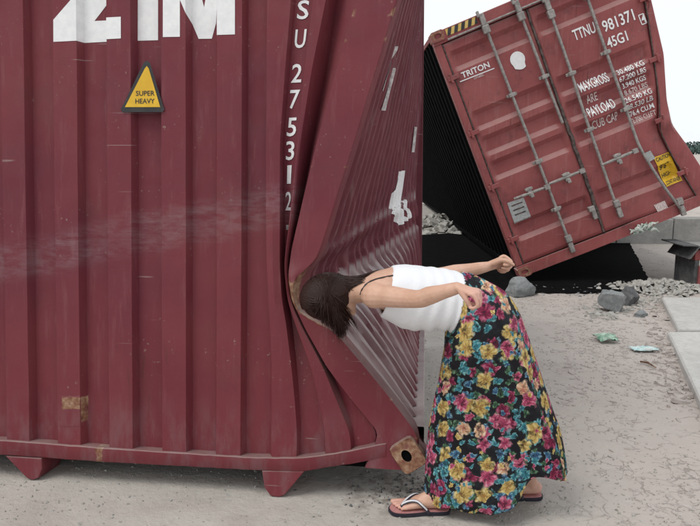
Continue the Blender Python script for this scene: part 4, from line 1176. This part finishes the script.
# ---- clothes
def cloth_ring(Fp, Bp, hw, n, fold=None, drop=None, pw=1.0):
    """closed ring around the body between a front/belly point and a back point"""
    c = (Fp + Bp) / 2; ax = (Bp - Fp) / 2; out = []
    for k in range(n):
        t = 2 * math.pi * k / n; cx, sy = math.cos(t), math.sin(t)
        cx = math.copysign(abs(cx) ** pw, cx); sy = math.copysign(abs(sy) ** pw, sy)
        p = c + ax * cx + V((0, 1, 0)) * (-sy * hw)
        out.append(p)
    return out
# white top
tops = [((463, 274.5), (450, 329), .138), ((452, 271), (446, 328.5), .139), ((440, 269), (436, 328), .141), ((428, 267.6), (425, 328.5), .145), ((416, 266.6), (413, 328), .152), ((405, 266.2), (401, 325.5), .158), ((398, 266.5), (389, 319.5), .160), ((393.5, 267.5), (380, 313.5), .158), ((393, 269.5), (381, 312), .150)]
N_ = 72; rows = []
NR = 40
tk = [(i / (len(tops) - 1), (t_[0][0], t_[0][1], t_[1][0], t_[1][1], t_[2])) for i, t_ in enumerate(tops)]
for i in range(NR + 1):
    f = i / NR; x0, y0_, x1, y1_, hw = catmull(tk, f)
    r = cloth_ring(at(x1, y1_, YM), at(x0, y0_, YM), hw, N_, pw=.9)
    c = sum(r, V()) / N_
    r2 = []
    for k, p in enumerate(r):
        t = 2 * math.pi * k / N_; under = .5 - .5 * math.cos(t)  # 0 at back, 1 at belly (cos=1 -> back)
        belly = .5 - .5 * math.cos(t)
        wr_ = .0065 * math.sin(f * 46 + 2.2 * math.sin(t * 2) + noise.noise(p * 6) * 3) * sm(.75, .25, f) * (.25 + .75 * belly) + .003 * noise.noise(p * 14)
        r2.append(p + (p - c).normalized() * wr_)
    rows.append(r2)
m = MB(); m.grid(rows, True)
def cloth_mat(name, c1_, c2_, sc=400, rough=.85):
    t = NT(name); p = t.pos(); n = t.noise(p, 9, 5, .6); t.bump(t.math('ADD', t.math('MULTIPLY', t.noise(p, 24, 5, .6), 1.6), t.math('MULTIPLY', t.noise(p, sc, 2), .3)), .4, .006)
    t.b.inputs['Sheen Weight'].default_value = .15
    return t.fin(t.mix(n, c1_, c2_), rough, 0, .25)
M['white_cloth'] = cloth_mat('white_cotton', (.74, .75, .78), (.82, .82, .84))
top_o = m.build('tank_top', M['white_cloth'], person, 180)
for nm, r_, th in (('hem', rows[-1], .0042),):
    hmb = MB(); hmb.tube(r_ + [r_[0], r_[1]], th, 6, False); hmb.build(nm, M['white_cloth'], top_o, 60)
so_ = top_o.modifiers.new('t', 'SOLIDIFY'); so_.thickness = .004; so_.offset = 0
# black bra strap over the shoulder, laid on the skin
def on_skin(px, py, off=.003, extra=None):
    d = ray(px, py).normalized(); hit = bvh.ray_cast(C0, d)
    return (hit[0] + hit[1] * off, hit[1]) if hit[0] else (at(px, py, YM - .1), V((0, -1, 0)))
m = MB(); pts = []
for px, py in ((395, 275.5), (389, 276.6), (383, 277.8), (377, 279.3), (371, 281.6), (366, 285), (362.5, 289.5), (360.8, 294)):
    p, n_ = on_skin(px, py); pts.append(p)
m.tube(pts, [(.0018, .0050)] * len(pts), 8); m.build('bra_strap', M['black_mark'], person, 60)

# skirt
def floral():
    t = NT('floral_print'); uv = t.coord('UV')
    wob_ = t.vm('SUBTRACT', t.noise(uv, 22, 3, out='Color'), (.5, .5, .5)); sc = t.n('ShaderNodeVectorMath', operation='SCALE'); t.put(sc.inputs[0], wob_); sc.inputs['Scale'].default_value = .058
    q = t.vm('ADD', uv, sc.outputs[0])
    base = (.010, .009, .012)
    col = t.mix(t.ss(.45, .6, t.noise(uv, 14, 3)), base, (.016, .018, .022))
    def layer(col, scale, R0, amp, petals, cols, seed, thr=1.1, rings=True):
        v0 = t.mapping(q, (1, 1, 1), (seed * .37, seed * .61, 0)); vo = t.vor(v0, scale, 'F1', '2D', .85)
        dv = t.vm('SUBTRACT', t.vm('MULTIPLY', v0, (scale, scale, scale)), t.vm('MULTIPLY', vo.outputs['Position'], (scale, scale, scale)))
        dx, dy, _ = t.sep(dv); rc, gc, bc = t.sep(vo.outputs['Color'])
        ang = t.math('ADD', t.math('ARCTAN2', dy, dx), t.math('MULTIPLY', gc, 6.28)); r = t.math('SQRT', t.math('ADD', t.math('MULTIPLY', dx, dx), t.math('MULTIPLY', dy, dy)))
        pet = t.math('ABSOLUTE', t.math('COSINE', t.math('MULTIPLY', ang, petals / 2)))
        lim = t.math('MULTIPLY', t.math('MULTIPLY_ADD', pet, amp, 1 - amp), t.math('MULTIPLY_ADD', bc, .35 * R0, R0 * .8))
        rel = t.math('DIVIDE', r, lim); msk = t.math('MULTIPLY', t.ss(1.05, .74, rel), t.math('LESS_THAN', rc, thr))
        k = gc; c = cols[0][0]; c2_ = cols[0][1]; c3_ = cols[0][2]
        acc = 0
        for i, (a, b, c3) in enumerate(cols[1:]):
            th_ = (i + 1) / len(cols); g_ = t.math('GREATER_THAN', k, th_)
            c = t.mix(g_, c, a); c2_ = t.mix(g_, c2_, b); c3_ = t.mix(g_, c3_, c3)
        # petal shading: dark heart, lighter rim, inner ring of petals
        pet2 = t.math('ABSOLUTE', t.math('COSINE', t.math('ADD', t.math('MULTIPLY', ang, petals / 2 + 1), t.math('MULTIPLY', rel, 3))))
        inner = t.math('ADD', t.math('MULTIPLY', rel, .6), t.math('MULTIPLY', t.math('MULTIPLY', pet, pet2), .45))
        fc = t.mix(t.ss(.1, .55, inner), c3_, c); fc = t.mix(t.ss(.5, .95, t.math('ADD', inner, t.math('MULTIPLY', t.math('SUBTRACT', t.noise(uv, 70, 3), .5), .7))), fc, c2_)
        return t.mix(msk, col, fc)
    green = ((.05, .12, .065), (.17, .29, .17), (.02, .04, .025)); teal = ((.05, .22, .26), (.24, .48, .48), (.012, .05, .08)); blue = ((.05, .14, .25), (.25, .43, .50), (.015, .03, .07))
    yel = ((.50, .35, .11), (.70, .58, .28), (.26, .13, .04)); pink = ((.42, .07, .14), (.70, .29, .36), (.15, .01, .04)); peach = ((.60, .36, .22), (.76, .58, .42), (.36, .10, .08)); mag = ((.22, .02, .06), (.46, .12, .20), (.07, .004, .02))
    col = layer(col, 21, .44, .45, 3, [green, teal, green, blue], 1, .85)
    col = layer(col, 16, .43, .35, 5, [teal, mag, teal, blue, pink], 3, .75)
    col = layer(col, 10.5, .43, .30, 5, [pink, yel, peach, mag, yel], 7, .72)
    col = layer(col, 8.6, .42, .24, 6, [yel, pink, yel, yel, mag], 12, .60)
    mo = t.noise(uv, 34, 5, .7); col = t.mix(t.math('MULTIPLY', t.ss(.48, .64, mo), .85), col, base)
    col = layer(col, 30, .40, .4, 5, [teal, yel, teal, pink, blue], 19, .22)
    t.bump(t.math('ADD', t.noise(uv, 60, 4), t.math('MULTIPLY', t.noise(uv, 8, 4), 2.0)), .18, .006)
    return t.fin(col, .8, 0, .25)
M['floral'] = floral()
sk = [((449, 329), (462.5, 273), .139), ((447, 333), (471, 274.5), .148), ((445.5, 342), (485, 280), .162), ((444, 354), (501, 289), .172), ((440, 372), (514.5, 308), .175), ((435, 396), (524.5, 336), .170), ((430.5, 420), (536, 370), .166), ((427.5, 445), (548, 404), .162), ((426, 470), (559, 434), .160), ((425, 490), (565.5, 462), .158), ((425.5, 499), (567, 472), .157)]
tk = [(i / (len(sk) - 1), (a[0], a[1], b[0], b[1], h)) for i, (a, b, h) in enumerate(sk)]
N_ = 220; NR = 130; rows = []; uvs = []
lk_ = sorted((at(a[0], a[1], YM).z, (at(a[0], a[1], YM).x,)) for a in [(462.5, 273), (455, 302)] + [q[0] for q in sk])
rk_ = sorted((at(a[0], a[1], YM).z, (at(a[0], a[1], YM).x,)) for a in [q[1] for q in sk[2:]] + [(476, 272)])
def unroll(p, near):
    l = linsm(lk_, p.z, .02)[0]; r = linsm(rk_, p.z, .02)[0]; c = (l + r) / 2; h = max(.03, (r - l) / 2 + .012); s_ = max(-1, min(1, (p.x - c) / h)); a = math.asin(s_)
    u = c + h * a if near else c - h * (math.pi + a)
    return (u * 1.12, -p.z * 1.12 - .25 * (p.y - YM) * 1.3)
ph = [random.uniform(0, 6.28) for _ in range(6)]
vlen = [0.0] * (N_ + 1); prev = None
for i in range(NR + 1):
    f = i / NR; x0, y0_, x1, y1_, hw = catmull(tk, f)
    r = cloth_ring(at(x0, y0_, YM), at(x1, y1_, YM), hw, N_, pw=.92); c = sum(r, V()) / N_
    r2 = []
    for k, p in enumerate(r):
        t = 2 * math.pi * k / N_; amp = .002 + .033 * sm(.15, .8, f) + .006 * f
        tt = t + .25 * f * math.sin(t + 1)
        fl_ = (1 - 2 * abs(math.sin(tt * 3.5 + ph[0] + f * 1.0)) ** .8) * .55 + math.sin(tt * 9 + ph[1] - f * 1.8) * .35 + math.sin(tt * 16 + ph[2] + f * 2.0) * .20 * sm(.0, .5, 1 - f) + .35 * noise.noise(V((tt * 3, f * 4, 1)))
        ga = .0045 * math.sin(t * 34 + 3 * noise.noise(V((t * 2, 0, 4)))) * sm(.30, .0, f)        # gathers at the waistband
        dirv = (p - c).normalized(); edge = abs(math.sin(t)) ** .5
        q = p + dirv * (fl_ * amp * (.35 + .65 * edge) + ga)
        # the near side hangs lower between the feet, and is hitched up over the rear foot
        near = max(0, math.sin(t)); hem = sm(.72, 1, f)
        cx = math.cos(t)     # +1 back, -1 front
        q.z += hem * near * (-.035 * math.exp(-((cx + .25) / .38) ** 2) + .085 * math.exp(-((cx - .55) / .24) ** 2)) + hem * .006 * math.sin(t * 11 + 1)
        q.z = max(q.z, .012 + .004 * math.sin(t * 9))
        r2.append(q)
    if prev:
        for k in range(N_): vlen[k] += (r2[k] - prev[k]).length
        vlen[N_] = vlen[0]
    mv = sum(vlen[:N_]) / N_
    per = [0]
    for k in range(N_): per.append(per[-1] + (r2[(k + 1) % N_] - r2[k]).length)
        # duplicate the seam column so the print does not wrap backwards
    rows.append(r2 + [r2[0].copy()]); uvs.append([unroll(r2[k % N_], k <= N_ // 2) for k in range(N_ + 1)]); prev = r2
m = MB(); m.grid(rows, False, uvs); skirt = m.build('skirt', M['floral'], person, 180)
sm_ = skirt.modifiers.new('t', 'SOLIDIFY'); sm_.thickness = .003; sm_.offset = -1

# flip-flops
M['navy'] = simple('navy_rubber', (.010, .010, .020), (.022, .020, .034), 60, .6); M['insole'] = simple('pink_insole', (.40, .17, .17), (.50, .24, .23), 40, .8); M['strap_white'] = simple('white_strap', (.60, .58, .60), (.72, .70, .72), 40, .6)
def flipflop(heel_x, toe_x, y, ts):
    L = heel_x - toe_x; prof_ = [(0, .0), (.02, .020), (.07, .030), (.2, .034), (.4, .034), (.6, .043), (.78, .048), (.9, .042), (.97, .026), (1, .0)]
    pk = [(a, (b,)) for a, b in prof_]; ring = []
    for k in range(48):
        f = .5 - .5 * math.cos(2 * math.pi * k / 48); f = min(1, max(0, f)); b = catmull(pk, f)[0]; side = -1 if k < 24 else 1
        ring.append((heel_x + .006 - f * (L + .014), y + side * b))
    m = MB(); rows = []
    for z, s in ((-.002, .97), (.002, 1.0), (.0145, 1.0)):
        cx, cy = heel_x - L / 2, y; rows.append([V((cx + (a - cx) * s, cy + (b - cy) * s, z)) for a, b in ring])
    m.grid(rows, True); n = 48; m.f.append(tuple(2 * n + k for k in range(n))); m.mi.append(0); m.f.append(tuple(reversed(range(n)))); m.mi.append(0)
    o = m.build('flip_flop', M['navy'], person, 40)
    m = MB(); cx, cy = heel_x - L / 2, y; r_ = [V((cx + (a - cx) * .96, cy + (b - cy) * .93, .0185)) for a, b in ring]; rb_ = [V((v.x, v.y, .014)) for v in r_]; m.grid([rb_, r_], True); m.f.append(tuple(n + k for k in range(n))); m.mi.append(0); m.build('insole', M['insole'], o, 40)
    tp = V((heel_x - .80 * L, y - .020 * ts, SOLE + .026))
    for sgn in (-1, 1):
        a = V((heel_x - .36 * L, y + sgn * .038, .016)); b = V((heel_x - .56 * L, y + sgn * .031, SOLE + .044)); pts = [a, a.lerp(b, .55) + V((0, sgn * .007, .006)), b, b.lerp(tp, .5) + V((0, 0, .008)), tp, tp + V((-.006, 0, -.022))]
        sp = spline([(p, (.0035, .0085)) for p in pts], 5)
        m = MB(); m.tube([p for p, r in sp], [r for p, r in sp], 8, True, 1, V((0, sgn * .5, 1))); st = m.build('strap', M['navy'], o, 50)
        sp2 = sp[2:-4]
        m = MB(); m.tube([p + V((0, sgn * .0012, .0016)) for p, r in sp2], [(.0034, .0052)] * len(sp2), 8, True, 1, V((0, sgn * .5, 1))); m.build('strap_stripe', M['strap_white'], o, 50)
flipflop(xh, xt, YM - .03, 1); flipflop(xh2, xt2, YM + .09, -1)

# hair
def hair_mat():
    t = NT('hair'); p = t.pos(); n = t.noise(t.mapping(p, (60, 60, 6)), 3, 4, .6)
    t.bump(n, .4, .003)
    t.b.inputs['Anisotropic'].default_value = .4
    return t.fin(t.mix(n, (.010, .005, .0045), (.044, .018, .013)), .48, 0, .25)
M['hair'] = hair_mat()
hm = MB(); rn = random.Random(17)
SC = HC + hx * .010 + hz * .016; SR = (.114, .088, .098)
hm.ball(SC, (SR[0] * .97, SR[1] * .97, SR[2] * .97), (hx, hy, hz), 24, 16)
def scalp(u, v, k=1.0):
    """u: angle round from the nape over the top (+z) to the crown end (+x); v: angle to the near side"""
    dv = hx * math.cos(u) * math.cos(v) * SR[0] + hz * math.sin(u) * math.cos(v) * SR[2] - hy * math.sin(v) * SR[1]
    return SC + dv * k
outl = [(300, (296,)), (306, (302,)), (313, (314,)), (321, (323,)), (331, (331,)), (340, (338.5,)), (346, (336,)), (350, (326,)), (354, (318,)), (359, (334,)), (366, (300,))]
def strand(u0, v0, xend, r0, side, drop=0.0):
    pts = []; n1 = 6; v1 = side * rn.uniform(1.15, 1.5)
    for k in range(n1):
        f = k / (n1 - 1); u = u0 + (.12 * math.sin(f * 3) if u0 < 1.9 else -.10 * f); v = lerp(v0, v1, f ** .9); pts.append(scalp(u, v, 1.0 + rn.uniform(.0, .012)))
    p = pts[-1]; ye = catmull(outl, xend)[0] - drop; e = at(xend, ye, YM - side * rn.uniform(.05, .085)); ph_ = rn.uniform(0, 6.28); am = rn.uniform(.001, .004)
    for k in range(1, 9):
        f = k / 8; q = p.lerp(e, f); q.x += -(p.x - e.x) * .35 * f * (1 - f) + am * math.sin(f * 6 + ph_); q.y += am * math.cos(f * 5 + ph_) - side * .014 * math.sin(f * math.pi); pts.append(q)
    n = len(pts); hm.tube(pts, [r0 * (.6 if k == 0 else 1 if k < 8 else lerp(1, .06, (k - 7) / (n - 8))) for k in range(n)], 6, True, .55)
for i in range(850):
    u0 = rn.uniform(-.25, 3.0); side = 1 if rn.random() < .68 else -1
    # hair from the crown end sweeps back under to the same tip as the rest
    g_ = (math.cos(u0) + 1) / 2; xe = lerp(346, 312, g_ ** 1.1) + rn.uniform(-5, 5)
    strand(u0, side * rn.uniform(-.25, .9), min(350 + rn.uniform(-2, 3), xe), rn.uniform(.0014, .0036), side, max(0, rn.gauss(1, 4)))
for i in range(260):
    strand(rn.uniform(2.2, 3.05), rn.uniform(.1, 1.0), rn.uniform(338, 353), rn.uniform(.0016, .0036), 1, rn.gauss(2, 4))
for i in range(16):
    strand(rn.uniform(2.7, 3.0), .9, rn.uniform(356.5, 359.5), rn.uniform(.0025, .004), 1, rn.uniform(-2, 5))
def over_back(x, y, off):
    hit = bvh.ray_cast(V((x, y, 3.0)), V((0, 0, -1)))
    e = SC; z = hit[0].z + off if hit[0] else e.z
    return V((x, y, z))
for i in range(300):
    y_ = rn.uniform(-.055, .085); pts = []; xe = at(rn.uniform(352, 366) if y_ < .01 else rn.uniform(358, 380), 280, YM).x; xs = at(rn.uniform(322, 345), 280, YM).x
    for k in range(9):
        f = k / 8; x = lerp(xs, xe, f); y = YM + y_ * lerp(.75, 1.05, f) + .003 * math.sin(k + i); hz_ = over_back(x, y, .003)
        u = (x - SC.x) / (SR[0] * 1.02); v_ = (y - SC.y) / SR[1]; q = 1 - u * u - v_ * v_
        zc = SC.z + SR[2] * math.sqrt(q) * .99 if q > 0 else -1
        pts.append(V((x, y, max(zc, hz_.z) + rn.uniform(0, .002))))
    for _ in range(2):
        for k in range(1, 8): pts[k].z = max(pts[k].z, (pts[k - 1].z + pts[k + 1].z) / 2)
    hm.tube(pts, [.002, .003, .0032, .0032, .003, .0026, .002, .0012, .0004], 6, True, .6)
for i in range(70):
    strand(rn.uniform(.3, 3.0), rn.uniform(.0, 1.0), rn.uniform(322, 360), rn.uniform(.0007, .0012), 1, rn.uniform(-14, 8))
hm.build('hair', M['hair'], person, 60)
